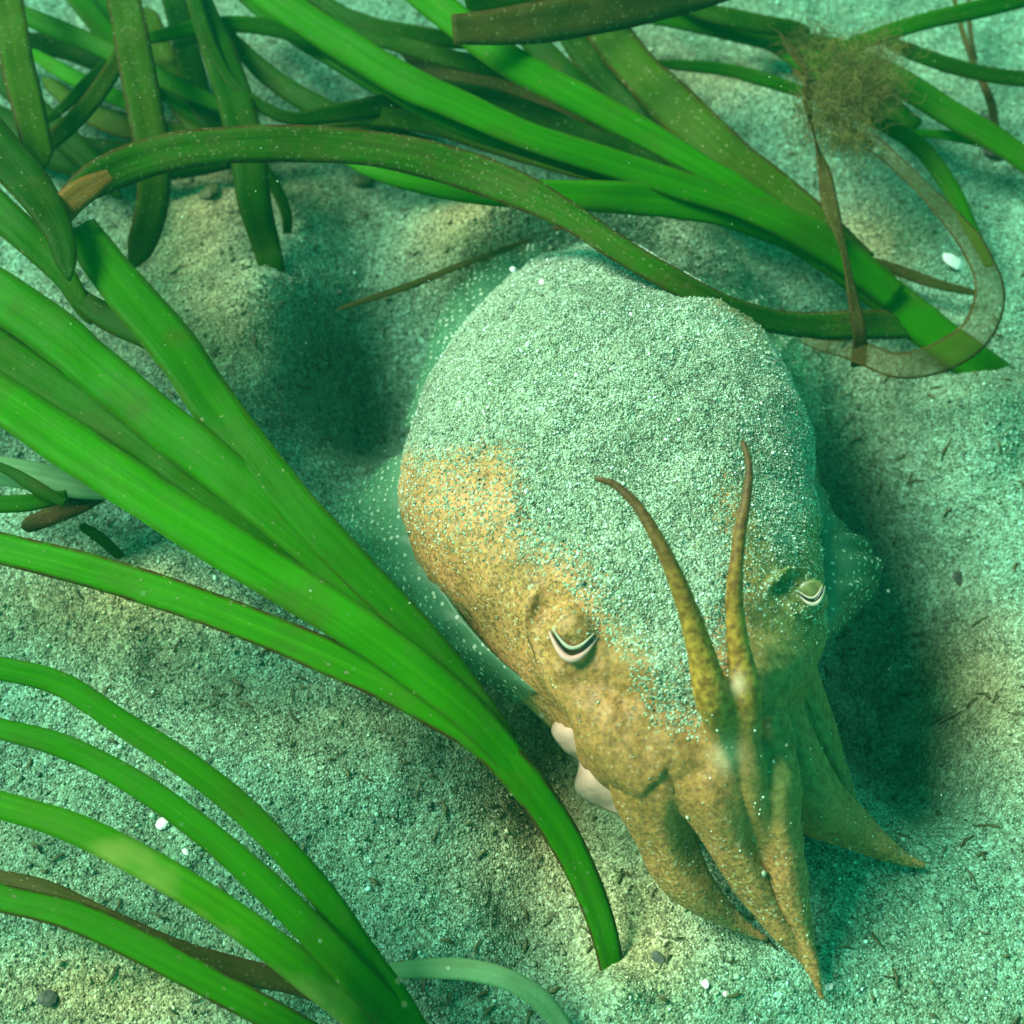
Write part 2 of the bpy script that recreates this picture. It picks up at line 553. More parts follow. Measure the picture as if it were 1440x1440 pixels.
for (px, py, rx, ry, a, h) in FEATURES:
    c = U(px, py)
    s = psize(c)
    FW.append((c[0], c[1], rx*s, ry*s/math.sin(PITCH), -R(a), h))


def ground_z(x, y):
    x = np.asarray(x, float); y = np.asarray(y, float)
    wx = x+0.10*(fbm(x*3.1, y*3.1, 11, 3)-0.5); wy = y+0.10*(fbm(x*3.1, y*3.1, 23, 3)-0.5)
    z = 0.10*(fbm(x*1.1, y*1.1, 1, 3)-0.5) + 0.055*(fbm(x*4.2, y*4.2, 5, 4)-0.5) + 0.020*(fbm(x*15, y*15, 9, 3)-0.5)
    rc = U(1280, 860); rough = np.exp(-(((x-rc[0])/0.28)**2+((y-rc[1])/0.5)**2))
    z = z + rough*(0.10*(fbm(x*7+2, y*7, 77, 4)-0.5)+0.05*(fbm(x*22, y*22, 79, 3)-0.5))
    for (cx, cy, rx, ry, a, h) in FW:
        dx = wx-cx; dy = wy-cy
        u = (dx*math.cos(a)+dy*math.sin(a))/rx; v = (-dx*math.sin(a)+dy*math.cos(a))/ry
        z = z + h*np.exp(-(u*u+v*v)*1.1)
    return z


def axis_coords(lo, hi, n, far, m):
    core = np.linspace(lo, hi, n)
    step = core[1]-core[0]
    k = np.arange(1, m+1)
    g = (far/step/m)**(1/ (m-1.0)) if m > 1 else 1
    grow = step*np.cumsum(1.0*np.power(1.34, k-1))
    grow = grow/grow[-1]*far
    return np.concatenate([lo-grow[::-1], core, hi+grow])


gx = axis_coords(-2.2, 2.2, 340, 40, 22)
gy = axis_coords(-1.6, 2.6, 330, 40, 22)
X, Y = np.meshgrid(gx, gy)
Z = ground_z(X, Y)
nx, ny = len(gx), len(gy)
gv = np.stack([X.ravel(), Y.ravel(), Z.ravel()], -1)
ii = (np.arange(ny-1)[:, None]*nx+np.arange(nx-1)[None, :]).ravel()
gf = np.stack([ii, ii+1, ii+1+nx, ii+nx], -1)
me = make_mesh('seabed', gv, gf.tolist())
PATCH = [(290, 340, 110, 150, 1.0), (150, 850, 200, 60, 0.8), (330, 500, 70, 90, 0.6), (650, 350, 80, 70, 0.9), (930, 320, 90, 50, 0.7),
         (560, 1000, 200, 60, 0.6), (760, 1080, 90, 160, 1.1), (160, 1400, 180, 60, 1.0), (1400, 930, 60, 130, 0.8), (1240, 330, 80, 60, 0.8),
         (900, 1320, 90, 120, 0.7), (450, 290, 70, 60, 0.6), (1000, 110, 130, 50, 0.5)]


def ground_tone(x, y):
    t = 0.55*(fbm(x*2.4+3, y*2.4, 31, 4)-0.38)
    for (px, py, rx, ry, a) in PATCH:
        c = U(px, py); s = psize(c)
        t = t + a*np.exp(-(((x-c[0])/(rx*s))**2+((y-c[1])/(ry*s*1.18))**2)*1.0)*0.75
    return np.clip(t, 0, 1)


SHADE_PATCHES = [(330, 965, 190, 45, 25), (620, 1090, 150, 55, 35), (720, 1240, 70, 130, 20), (480, 560, 90, 110, 0), (1215, 640, 100, 110, 40), (1330, 860, 80, 80, 10), (1250, 780, 110, 120, 0), (1220, 930, 100, 110, 0),
        (1290, 980, 110, 60, 20), (380, 300, 60, 110, 10), (1000, 300, 60, 40, 0), (740, 130, 190, 60, 20), (130, 190, 140, 70, 0), (560, 1390, 120, 40, 0)]  # placed dark patches painting the shade of hollows and overhanging leaves


def ground_silt_shade(x, y):
    """Random silty patches on the sand, plus painted shade in hollows and under leaves."""
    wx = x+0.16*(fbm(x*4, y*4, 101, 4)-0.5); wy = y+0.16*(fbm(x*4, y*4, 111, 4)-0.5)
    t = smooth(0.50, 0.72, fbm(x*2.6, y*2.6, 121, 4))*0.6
    for (px, py, rx, ry, a) in SHADE_PATCHES:
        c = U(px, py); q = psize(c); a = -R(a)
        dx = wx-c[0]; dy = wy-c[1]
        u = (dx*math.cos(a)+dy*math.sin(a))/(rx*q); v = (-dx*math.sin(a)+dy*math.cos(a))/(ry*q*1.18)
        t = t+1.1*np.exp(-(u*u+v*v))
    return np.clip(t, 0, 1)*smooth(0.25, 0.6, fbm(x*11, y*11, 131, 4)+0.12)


sl = me.attributes.new('silt_shade', 'FLOAT', 'POINT'); sl.data.foreach_set('value', ground_silt_shade(gv[:, 0], gv[:, 1]).astype(np.float32))
TONE = ground_tone(gv[:, 0], gv[:, 1])
at = me.attributes.new('tone', 'FLOAT', 'POINT'); at.data.foreach_set('value', TONE.astype(np.float32))
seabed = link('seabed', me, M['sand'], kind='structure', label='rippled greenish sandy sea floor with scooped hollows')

# ------------------------------------------------------------------ loose grains
GP = np.array([p for p, _ in GRAIN_STOPS]); GC = np.array([c for _, c in GRAIN_STOPS])


def grain_colors(q):
    return np.stack([np.interp(q, GP, GC[:, k]) for k in range(3)], -1)


def grains_mesh(name, pts, size, colors):
    n = len(pts)
    base = np.array([[1, 0, 0], [-1, 0, 0], [0, 1, 0], [0, -1, 0], [0, 0, 1], [0, 0, -1]], float)
    tri = np.array([[0, 2, 4], [2, 1, 4], [1, 3, 4], [3, 0, 4], [2, 0, 5], [1, 2, 5], [3, 1, 5], [0, 3, 5]])
    sc = size[:, None]*rng.uniform(0.6, 1.25, (n, 3))
    V = base[None]*sc[:, None, :]*rng.uniform(0.75, 1.2, (n, 6, 1))
    q = rng.normal(size=(n, 4)); q /= np.linalg.norm(q, axis=1)[:, None]
    w, x, y, z = q.T
    Rm = np.stack([1-2*(y*y+z*z), 2*(x*y-z*w), 2*(x*z+y*w), 2*(x*y+z*w), 1-2*(x*x+z*z), 2*(y*z-x*w),
                   2*(x*z-y*w), 2*(y*z+x*w), 1-2*(x*x+y*y)], -1).reshape(n, 3, 3)
    V = np.einsum('nij,nkj->nki', Rm, V)+pts[:, None, :]
    F = (tri[None]+(np.arange(n)*6)[:, None, None]).reshape(-1)
    me = bpy.data.meshes.new(name)
    me.vertices.add(n*6); me.vertices.foreach_set('co', V.reshape(-1).astype(np.float32))
    nt = n*8
    me.loops.add(nt*3); me.loops.foreach_set('vertex_index', F.astype(np.int32))
    me.polygons.add(nt)
    me.polygons.foreach_set('loop_start', (np.arange(nt)*3).astype(np.int32))
    me.update(calc_edges=True)
    a = me.attributes.new('grain', 'FLOAT_COLOR', 'POINT')
    cc = np.concatenate([np.repeat(colors, 6, axis=0), np.ones((n*6, 1))], 1)
    a.data.foreach_set('color', cc.reshape(-1).astype(np.float32))
    return me


NG = 170000
gxy = np.stack([rng.uniform(-1.95, 1.95, NG*2), rng.uniform(-1.25, 2.1, NG*2)], -1)
pj = project(np.concatenate([gxy, np.zeros((len(gxy), 1))], 1))
ok = (pj[:, 0] > -120) & (pj[:, 0] < 1560) & (pj[:, 1] > -80) & (pj[:, 1] < 1540)
gxy = gxy[ok][:NG]
gz = ground_z(gxy[:, 0], gxy[:, 1])
gs = 0.0021*np.exp(rng.normal(0, 0.38, len(gxy)))
gcol = grain_colors(np.clip(rng.beta(1.5, 1.5, len(gxy)), 0, 1))
gcol[rng.random(len(gxy)) < 0.035] = (0.95, 0.95, 0.92)
tn = ground_tone(gxy[:, 0], gxy[:, 1])[:, None]
gcol = gcol*((1-tn)*np.array([0.38, 0.78, 0.63])+tn*np.array([1.10, 0.84, 0.42]))
gcol = gcol*(1-0.5*ground_silt_shade(gxy[:, 0], gxy[:, 1])[:, None])
gs[rng.random(len(gxy)) < 0.012] *= 2.1
gpt = np.stack([gxy[:, 0], gxy[:, 1], gz+gs*0.35], -1)
link('sand_grains', grains_mesh('sand_grains', gpt, gs, np.clip(gcol, 0, 1)), M['grain'], kind='stuff',
     label='coarse loose sand grains lying over the sea floor')

# ------------------------------------------------------------------ cuttlefish
BODY = [  # left edge, right edge on the photograph, height of the edges, height of the back
    (768, 392, 838, 380, 0.08, 0.15),
    (696, 425, 915, 400, 0.10, 0.27),
    (645, 478, 990, 446, 0.13, 0.36),
    (600, 545, 1058, 506, 0.16, 0.43),
    (578, 630, 1106, 576, 0.18, 0.48),
    (570, 706, 1136, 648, 0.20, 0.51),
    (590, 785, 1150, 728, 0.22, 0.525),
    (635, 858, 1160, 800, 0.25, 0.525),
    (700, 925, 1164, 860, 0.27, 0.52),
    (752, 968, 1162, 905, 0.29, 0.51),
    (796, 1006, 1148, 965, 0.28, 0.48),
    (842, 1070, 1130, 1030, 0.25, 0.42),
    (885, 1120, 1110, 1080, 0.19, 0.32),
    (930, 1140, 1080, 1110, 0.12, 0.18),
]


def ring_body():
    S = spline(BODY, 46)
    seg = 44
    V = []; F = []
    for i, (lx, ly, rx, ry, hm, zt) in enumerate(S):
        L = U(lx, ly, hm); Rr = U(rx, ry, hm)
        Mid = (L+Rr)/2; a = (Rr-L)/2
        for k in range(seg):
            th = 2*math.pi*k/seg
            c, s = math.cos(th), math.sin(th)
            cc = math.copysign(abs(c)**0.92, c)
            if s >= 0:
                z = hm+(zt-hm)*s**0.95
            else:
                z = hm-(hm+0.08)*abs(s)**0.8
            p = Mid+a*cc
            V.append((p[0], p[1], z))
    n = len(S)
    for i in range(n-1):
        for k in range(seg):
            k2 = (k+1) % seg
            F.append((i*seg+k, i*seg+k2, (i+1)*seg+k2, (i+1)*seg+k))
    V.append(np.mean(V[:seg], axis=0)); V.append(np.mean(V[(n-1)*seg:n*seg], axis=0))
    for k in range(seg):
        k2 = (k+1) % seg
        F.append((k2, k, n*seg)); F.append(((n-1)*seg+k, (n-1)*seg+k2, n*seg+1))
    return V, F


ARMS = {  # px, py, height, radius in pixels
    'side_left': [(922, 1010, .34, 66), (925, 1080, .31, 63), (930, 1150, .24, 48), (954, 1215, .16, 37), (990, 1264, .10, 26), (1034, 1296, .055, 15), (1060, 1312, .03, 8.5), (1080, 1322, .015, 5.5)],
    'centre_left': [(968, 1000, .38, 62), (990, 1085, .35, 52), (1022, 1165, .27, 41), (1060, 1242, .18, 27), (1100, 1308, .11, 15), (1132, 1350, .06, 9), (1148, 1382, .03, 6.5), (1157, 1406, .012, 5)],
    'centre_right': [(1072, 1010, .38, 50), (1090, 1095, .34, 40), (1098, 1180, .26, 30), (1110, 1258, .17, 19), (1130, 1320, .10, 11), (1146, 1356, .06, 7), (1154, 1390, .02, 5)],
    'side_right': [(1080, 980, .30, 62), (1108, 1060, .25, 58), (1148, 1125, .18, 46), (1198, 1163, .11, 32), (1242, 1192, .065, 19), (1276, 1210, .04, 10), (1300, 1217, .02, 6)],
    'low_right': [(1105, 960, .20, 60), (1140, 1040, .12, 46), (1172, 1095, .07, 28), (1200, 1140, .03, 12)],
    'raised_left': [(1052, 1215, .20, 18), (1034, 1150, .30, 22), (1020, 1095, .37, 25), (1014, 1045, .44, 27), (1002, 985, .53, 27), (985, 915, .60, 20), (962, 842, .67, 15), (932, 772, .72, 11.5), (895, 710, .75, 8.5), (862, 680, .76, 6.5), (836, 672, .76, 5)],
    'raised_right': [(1090, 1215, .20, 16), (1072, 1150, .30, 20), (1058, 1095, .37, 23), (1054, 1045, .44, 24), (1050, 975, .53, 23), (1037, 900, .60, 16.5), (1033, 825, .67, 12.5), (1041, 750, .72, 10), (1051, 690, .75, 8), (1053, 650, .76, 6.2), (1044, 620, .76, 5)],
}
BULGES = [  # eyes, brows, snout
    [(768, 905, .40, 30), (800, 893, .44, 46), (835, 900, .43, 36), (870, 925, .42, 40)],
    [(1085, 860, .42, 40), (1128, 838, .415, 42), (1148, 842, .38, 28)],
    [(800, 992, .345, 12), (765, 955, .385, 14), (745, 905, .41, 15), (745, 858, .43, 15), (766, 824, .45, 13), (805, 810, .46, 10)],
    [(1085, 822, .50, 10), (1110, 800, .49, 13), (1142, 806, .455, 11), (1153, 828, .42, 8)],
    [(880, 930, .38, 78), (960, 950, .39, 90), (1050, 945, .38, 85), (1100, 925, .34, 60)],
    [(770, 915, .40, 30), (795, 935, .40, 40), (850, 940, .40, 44)],
    [(782, 945, .37, 38), (825, 975, .37, 48), (880, 1030, .35, 58), (930, 1070, .33, 60)],
    [(900, 980, .38, 60), (960, 1030, .37, 68), (1040, 1040, .36, 62)],
]


def chain(points, n):
    S = spline(points, n)
    P = []
    for a, b, c, r in S:
        p = U(a, b, c)
        g = float(ground_z(p[0], p[1]))*float(np.clip(1-c/0.22, 0, 1))
        P.append(U(a, b, c+g+0.004))
    rr = [r*psize(p) for p, (a, b, c, r) in zip(P, S)]
    return P, rr


pieces = [ring_body()]
for k, a in ARMS.items():
    P, rr = chain(a, 34)
    pieces.append(tube(P, rr, 20, flat=0.50, keel=0.40) if 'raised' not in k else tube(P, rr, 14, flat=0.95))
for a in BULGES:
    P, rr = chain(a, 14)
    pieces.append(tube(P, rr, 14))
V = []; F = []
for v, f in pieces:
    o = len(V); V.extend(v); F.extend([tuple(i+o for i in q) for q in f])
tmp_me = make_mesh('tmp', V, F)
bmm = bmesh.new(); bmm.from_mesh(tmp_me); bmesh.ops.recalc_face_normals(bmm, faces=bmm.faces); bmm.to_mesh(tmp_me); bmm.free()
tmp = bpy.data.objects.new('tmp', tmp_me); col.objects.link(tmp)
m = tmp.modifiers.new('r', 'REMESH'); m.mode = 'VOXEL'; m.voxel_size = 0.0055; m.use_smooth_shade = True
m = tmp.modifiers.new('s', 'SMOOTH'); m.factor = 0.5; m.iterations = 4
dg = bpy.context.evaluated_depsgraph_get()
body_me = bpy.data.meshes.new_from_object(tmp.evaluated_get(dg))
bpy.data.objects.remove(tmp); bpy.data.meshes.remove(tmp_me)
body_me.name = 'body'
nv = len(body_me.vertices)
co = np.empty(nv*3, np.float32); body_me.vertices.foreach_get('co', co); co = co.reshape(-1, 3).astype(float)
no = np.empty(nv*3, np.float32); body_me.vertices.foreach_get('normal', no); no = no.reshape(-1, 3).astype(float)


def seg_dist(pts, line):
    d = np.full(len(pts), 1e9)
    for a, b in zip(line[:-1], line[1:]):
        ab = b-a
        t = np.clip(((pts-a)@ab)/(ab@ab+1e-12), 0, 1)
        d = np.minimum(d, np.linalg.norm(pts-(a+t[:, None]*ab), axis=1))
    return d


def inside(poly, p):
    x, y = p[:, 0], p[:, 1]
    r = np.zeros(len(p), bool)
    n = len(poly)
    for i in range(n):
        x1, y1 = poly[i]; x2, y2 = poly[(i+1) % n]
        c = ((y1 > y) != (y2 > y))
        with np.errstate(divide='ignore', invalid='ignore'):
            r ^= c & (x < (x2-x1)*(y-y1)/(y2-y1+1e-9)+x1)
    return r


raised = {}; tipness = np.zeros(nv)
for k in ('raised_left', 'raised_right'):
    P, rr = chain(ARMS[k], 60)
    P = np.array(P); rr = np.array(rr)
    d = np.full(nv, 1e9)
    for p, r in zip(P[18:], rr[18:]):
        d = np.minimum(d, np.linalg.norm(co-p, axis=1)/(r*1.35+0.004))
    raised[k] = smooth(1.15, 0.85, d)
    tipness = np.maximum(tipness, raised[k]*np.interp(P[np.argmin(np.stack([np.linalg.norm(co-p, axis=1) for p in P[::3]]), axis=0)*3, 2], [.62, .76], [0, 1]))
dark = np.maximum(raised['raised_left'], raised['raised_right'])
raised_mask = dark
dark = dark*smooth(0.44, 0.58, co[:, 2])
# gentle lumps of the skin
lump = 0.45*(fbm(co[:, 0]*34+co[:, 2]*20, co[:, 1]*34-co[:, 2]*15, 43, 2)-0.5) + 3.4*(fbm(co[:, 0]*3.2+7, co[:, 1]*3.2+co[:, 2]*2, 47, 2)-0.5) + fbm(co[:, 0]*9+co[:, 2]*5, co[:, 1]*9-co[:, 2]*4, 41, 3)-0.5
co = co+no*(lump*0.022*(1-dark)*smooth(0.06, 0.25, co[:, 2]))[:, None]
body_me.vertices.foreach_set('co', co.reshape(-1).astype(np.float32))
# where sand has been thrown over the back
pp = project(co)
SAND = [(740, 320), (630, 410), (575, 540), (540, 640), (600, 660), (655, 632), (705, 620), (728, 660), (722, 740), (765, 800), (828, 800), (818, 852), (848, 885),
        (905, 868), (935, 925), (925, 985), (945, 1012), (985, 985), (1000, 920), (1025, 890), (1035, 800), (1012, 740), (1015, 680), (1045, 660), (1060, 740),
        (1075, 770), (1062, 830), (1085, 800), (1125, 775), (1128, 745), (1172, 730), (1150, 620), (1120, 520), (1060, 450), (960, 370), (850, 300)]
wob = np.stack([fbm(co[:, 0]*9, co[:, 1]*9, 51, 4)-0.5, fbm(co[:, 0]*9, co[:, 1]*9, 61, 4)-0.5], -1)*90
sand = inside(SAND, pp+wob).astype(float)
# soften over the surface
ed = np.empty(len(body_me.edges)*2, np.int32); body_me.edges.foreach_get('vertices', ed); ed = ed.reshape(-1, 2)
deg = np.bincount(ed.ravel(), minlength=nv).astype(float)
for _ in range(190):
    s = np.bincount(ed[:, 0], weights=sand[ed[:, 1]], minlength=nv)+np.bincount(ed[:, 1], weights=sand[ed[:, 0]], minlength=nv)
    sand = 0.4*sand+0.6*s/np.maximum(deg, 1)
sand = np.maximum(sand, 0.30*smooth(840, 740, pp[:, 1]-0.25*(pp[:, 0]-700)))
sand *= (1-dark)*smooth(-0.05, 0.25, no[:, 2])
pale = np.exp(-(((pp[:, 0]-1037)/11)**2+((pp[:, 1]-962)/16)**2)) + 0.8*np.exp(-(((pp[:, 0]-1022)/20)**2+((pp[:, 1]-1062)/22)**2))
pale = pale*(no[:, 2] > 0)
olive = smooth(1030, 1105, pp[:, 0]+60*(fbm(co[:, 0]*5, co[:, 1]*5, 71, 3)-0.5))*smooth(1230, 1080, pp[:, 1])  # green cast of the shaded right side, painted into the skin
brownish = smooth(850, 960, pp[:, 1]-0.35*(pp[:, 0]-900)+50*(fbm(co[:, 0]*6, co[:, 1]*6, 83, 3)-0.5))*smooth(740, 800, pp[:, 0])*smooth(1260, 1110, pp[:, 1])
olive = np.maximum(olive, 0.7*np.exp(-(((pp[:, 0]-905)/55)**2+((pp[:, 1]-890)/38)**2)))
for nm, arr in (('sand', sand), ('dark', dark), ('pale', pale), ('tip', tipness), ('olive', olive), ('brown', brownish)):
    a = body_me.attributes.new(nm, 'FLOAT', 'POINT'); a.data.foreach_set('value', arr.astype(np.float32))
base = U(930, 800, 0)
cuttle = empty('cuttlefish', (base[0], base[1], 0.0), category='cuttlefish',
               label='mottled tan cuttlefish dusted with sand, two thin dark arms raised')
link('body', body_me, M['skin'], cuttle)

# fins: thin skirts along both sides of the mantle
def sheet(inner, outer, zi, zo, n=64, m=18, wave=0.022, ph=0.0):
    A = spline(inner, n); B = spline(outer, n)
    V = []; E = []
    for i in range(n):
        for j in range(m):
            t = j/(m-1)
            a = U(A[i][0], A[i][1], zi if np.isscalar(zi) else np.interp(i/(n-1), np.linspace(0, 1, len(zi)), zi))
            b = U(B[i][0], B[i][1], zo if np.isscalar(zo) else np.interp(i/(n-1), np.linspace(0, 1, len(zo)), zo))
            p = a*(1-t)+b*t
            p[2] += wave*math.sin(i*0.75+ph+t*2)*t*(0.7+0.5*math.sin(i*0.31)) + 0.02*math.sin(t*math.pi)
            V.append(p); E.append(t)
    F = [(i*m+j, i*m+j+1, (i+1)*m+j+1, (i+1)*m+j) for i in range(n-1) for j in range(m-1)]
    return V, F, E


def fin(inner, outer, zi, zo, name='fin', mat='fin', label=None, thick=0.007, **kw):
    v, f, e = sheet(inner, outer, zi, zo, **kw)
    me = make_mesh(name, v, f)
    a = me.attributes.new('edge', 'FLOAT', 'POINT'); a.data.foreach_set('value', np.array(e, np.float32))
    o = link(name, me, M[mat], cuttle)
    s = o.modifiers.new('thickness', 'SOLIDIFY'); s.thickness = thick; s.offset = 0
    if label:
        o['label'] = label
    return o


fin([(600, 600), (575, 660), (590, 740), (625, 830), (690, 915), (760, 975)],
    [(575, 628), (530, 668), (478, 712), (488, 770), (545, 850), (632, 930), (728, 985)], [.18, .20, .22, .24, .26, .26], [.12, .05, .06, .10, .14, .18],
    label='translucent green fin with rows of pale dots')
fin([(1130, 640), (1148, 720), (1155, 790), (1158, 860), (1150, 905)],
    [(1148, 670), (1176, 735), (1212, 762), (1238, 790), (1232, 828), (1200, 868), (1160, 905)], [.20, .24, .26, .28, .28], [.15, .14, .17, .17, .22],
    label='translucent teal fin flared sideways')
fin([(930, 420), (1000, 470), (1060, 530), (1100, 590)],
    [(955, 382), (1060, 418), (1120, 468), (1132, 590)], [.14, .17, .19, .20], [.10, .09, .09, .12])
fin([(775, 385), (700, 432), (650, 490), (606, 556), (590, 620)],
    [(748, 344), (668, 380), (620, 440), (598, 505), (568, 596)], [.16, .18, .18, .18, .18], [.15, .13, .11, .10, .13], wave=0.012)
fin([(850, 1062), (838, 1050), (850, 1085), (880, 1115), (905, 1140)],
    [(800, 998), (778, 1026), (794, 1052), (816, 1070), (812, 1112), (848, 1134), (892, 1150)], [.26, .24, .22, .20, .18], [.22, .19, .17, .15, .13, .13, .16],
    name='arm_web', mat='web', label='pale pink web under the head', thick=0.010, wave=0.0)


def eye(px, py, z, sz, tilt, rim, open_, ball='eyeball'):
    """Half-closed eye: swollen upper lid, curved slit pupil, pale lower rim."""
    c = U(px, py, z)
    s = psize(c)*sz
    view = (CAM-c)/np.linalg.norm(CAM-c)
    up = np.array([0, 0.45, 0.9]); xr = np.cross(up, view); xr /= np.linalg.norm(xr)
    up = np.cross(view, xr)
    ca, sa = math.cos(tilt), math.sin(tilt)
    xr, up = xr*ca+up*sa, up*ca-xr*sa

    def q(x, y, d):
        return c+(xr*x+up*y+view*d)*s
    bm = bmesh.new()
    bmesh.ops.create_uvsphere(bm, u_segments=24, v_segments=16, radius=1.0)
    for v in bm.verts:
        x, y, d = v.co
        v.co = Vector(q(x*0.90, y*0.66+0.14, d*0.16-0.03))
    me = bpy.data.meshes.new('eye'); bm.to_mesh(me); bm.free()
    me.polygons.foreach_set('use_smooth', np.ones(len(me.polygons), bool))
    e = link('eye', me, M[ball], cuttle)

    def arc(w, drop, y0, d0, n=22):
        t = np.linspace(-1, 1, n)
        return [q(w*a, y0-drop*math.cos(a*math.pi/2)**1.0, d0+0.12*math.cos(a*math.pi/2)) for a in t], t

    def sub(name, pts, r, mat):
        v, f = tube(pts, r, 8)
        o = link(name, make_mesh(name, v, f), M[mat])
        o.parent = e
    p, t = arc(0.96, 0.98, 0.12, 0.06)
    sub('lower_eyelid', p, [s*(0.03+0.125*math.cos(a*math.pi/2)**0.8) for a in t], rim)
    p, t = arc(0.90, 0.80, 0.20, 0.17)
    sub('pupil', p, [s*(0.010+0.055*math.sin(abs(a)*math.pi)*open_) for a in t], 'pupil')
    p, t = arc(0.80, 0.66, 0.24, 0.20)
    sub('upper_eyelid', p, [s*(0.02+0.065*math.cos(a*math.pi/2)) for a in t], 'lid_pale')


eye(806, 896, .470, 36, R(-4), 'lid', 0.7)
eye(1141, 832, .474, 21, R(24), 'lid_pale', 1.3, 'eyeball_olive')

# sand thrown over the animal's back
tri = []
body_me.calc_loop_triangles()
nt = len(body_me.loop_triangles)
ti = np.empty(nt*3, np.int32); body_me.loop_triangles.foreach_get('vertices', ti); ti = ti.reshape(-1, 3)
A, B, C = co[ti[:, 0]], co[ti[:, 1]], co[ti[:, 2]]
area = np.linalg.norm(np.cross(B-A, C-A), axis=1)/2
wgt = area*np.clip(sand[ti].mean(1), 0, 1)**1.6 + area*0.014*(no[ti[:, 0], 2] > 0.1)*(1-dark[ti].mean(1))
NB = 75000
pick = rng.choice(nt, NB, p=wgt/wgt.sum())
r1 = np.sqrt(rng.random(NB))[:, None]; r2 = rng.random(NB)[:, None]
pts = A[pick]*(1-r1)+B[pick]*r1*(1-r2)+C[pick]*r1*r2
bs = 0.0016*np.exp(rng.normal(0, 0.40, NB))
pts = pts+no[ti[pick, 0]]*(bs*0.3)[:, None]
bcol = grain_colors(np.clip(rng.beta(1.6, 1.3, NB), 0, 1))*np.array([0.78, 1.0, 0.90])
bcol = bcol*(0.38+1.15*fbm(pts[:, 0]*5, pts[:, 1]*5, 91, 4))[:, None]
bcol[rng.random(NB) < 0.022] = (0.97, 0.97, 0.95)
link('sand_dusting', grains_mesh('sand_dusting', pts, bs, np.clip(bcol, 0, 1)), M['grain'], kind='stuff',
     label='pale sand grains thrown over the cuttlefish back')


# ------------------------------------------------------------------ seagrass
def blade(points, mat, name='leaf', parent=None, camber=0.045, roll=None, n=None, thick=0.0032, tip='taper', root=False, lift=0.0, **props):
    """A leaf ribbon through (px, py, height, width in px [, roll in degrees])."""
    P = np.array([tuple(p)+((0,) if len(p) == 4 else ()) for p in points], float)
    n = n or max(24, len(P)*9)
    S = spline(P, n)
    C3 = np.array([U(a, b, max(c, -0.06)+lift) for a, b, c, w, r in S])
    W = np.array([w*psize(c) for c, w in zip(C3, S[:, 3])])
    if tip == 'taper':
        t = np.linspace(0, 1, n)
        W = W*np.sqrt(np.clip(t/0.05, 0.02, 1))
    if tip == 'end':
        t = np.linspace(0, 1, n)
        W = W*np.sqrt(np.clip((1-t)/0.07, 0.02, 1))
    T = np.gradient(C3, axis=0); T /= np.linalg.norm(T, axis=1)[:, None]+1e-12
    L0 = np.concatenate([[0], np.cumsum(np.linalg.norm(np.diff(C3, axis=0), axis=1))])
    W = W*(0.95+0.10*fbm(L0*9+points[0][0], L0*0+3.7, 13, 2))
    L = np.concatenate([[0], np.cumsum(np.linalg.norm(np.diff(C3, axis=0), axis=1))])
    m = 7
    V = []; UVs = []
    us = np.linspace(0, 1, m)
    seed = abs(hash((round(points[0][0]), round(points[0][1])))) % 97
    wig = (fbm(L*5+seed, L*0+seed, 3, 3)-0.5)
    for i in range(n):
        vd = CAM-C3[i]; vd = vd+np.array([0, 0, 1.6]); vd /= np.linalg.norm(vd)
        s = np.cross(T[i], vd); s /= np.linalg.norm(s)+1e-12
        nn = np.cross(s, T[i]); nn /= np.linalg.norm(nn)
        if nn[2] < 0 and vd@nn < 0:
            nn = -nn
        a = R(S[i, 4])+wig[i]*0.8
        s2 = s*math.cos(a)+nn*math.sin(a); n2 = nn*math.cos(a)-s*math.sin(a)
        up = []; dn = []
        for u in us:
            x = (u-0.5)*W[i]
            h = camber*W[i]*(1-(2*u-1)**2) - 0.05*W[i]*math.exp(-((u-0.5)/0.09)**2)
            p = C3[i]+s2*x+n2*h
            e = thick*(1-0.6*abs(2*u-1)**3)
            up.append(p+n2*e/2); dn.append(p-n2*e/2)
        V.extend(up); V.extend(dn[::-1])
        UVs.append(L[i])
    k = 2*m
    F = []; FU = []
    uu = list(us)+list(us[::-1])
    for i in range(n-1):
        for j in range(k):
            j2 = (j+1) % k
            F.append((i*k+j, i*k+j2, (i+1)*k+j2, (i+1)*k+j))
            FU.extend([(uu[j], UVs[i]), (uu[j2], UVs[i]), (uu[j2], UVs[i+1]), (uu[j], UVs[i+1])])
    for i, flip in ((0, False), (n-1, True)):
        for j in range(m-1):
            q = [i*k+j, i*k+j+1, i*k+k-2-j, i*k+k-1-j]
            ql = [(us[j], UVs[i]), (us[j+1], UVs[i]), (us[j+1], UVs[i]), (us[j], UVs[i])]
            if not flip:
                q = q[::-1]; ql = ql[::-1]
            F.append(tuple(q)); FU.extend(ql)
    me = make_mesh(name, V, F)
    uvl = me.uv_layers.new(name='UVMap')
    uvl.data.foreach_set('uv', np.array(FU, np.float32).reshape(-1))
    return link(name, me, M[mat], parent, **props)


def plant(base_px, label, leaves, group='rooted eelgrass plants'):
    b = U(*base_px, 0)
    root = empty('eelgrass_plant', (b[0], b[1], float(ground_z(b[0], b[1]))), label=label, category='seagrass', group=group)
    for lf in leaves:
        pts, mat = lf[0], lf[1]
        kw = lf[2] if len(lf) > 2 else {}
        nm = kw.pop('name', 'leaf')
        blade(pts, mat, nm, root, **kw)
    return root


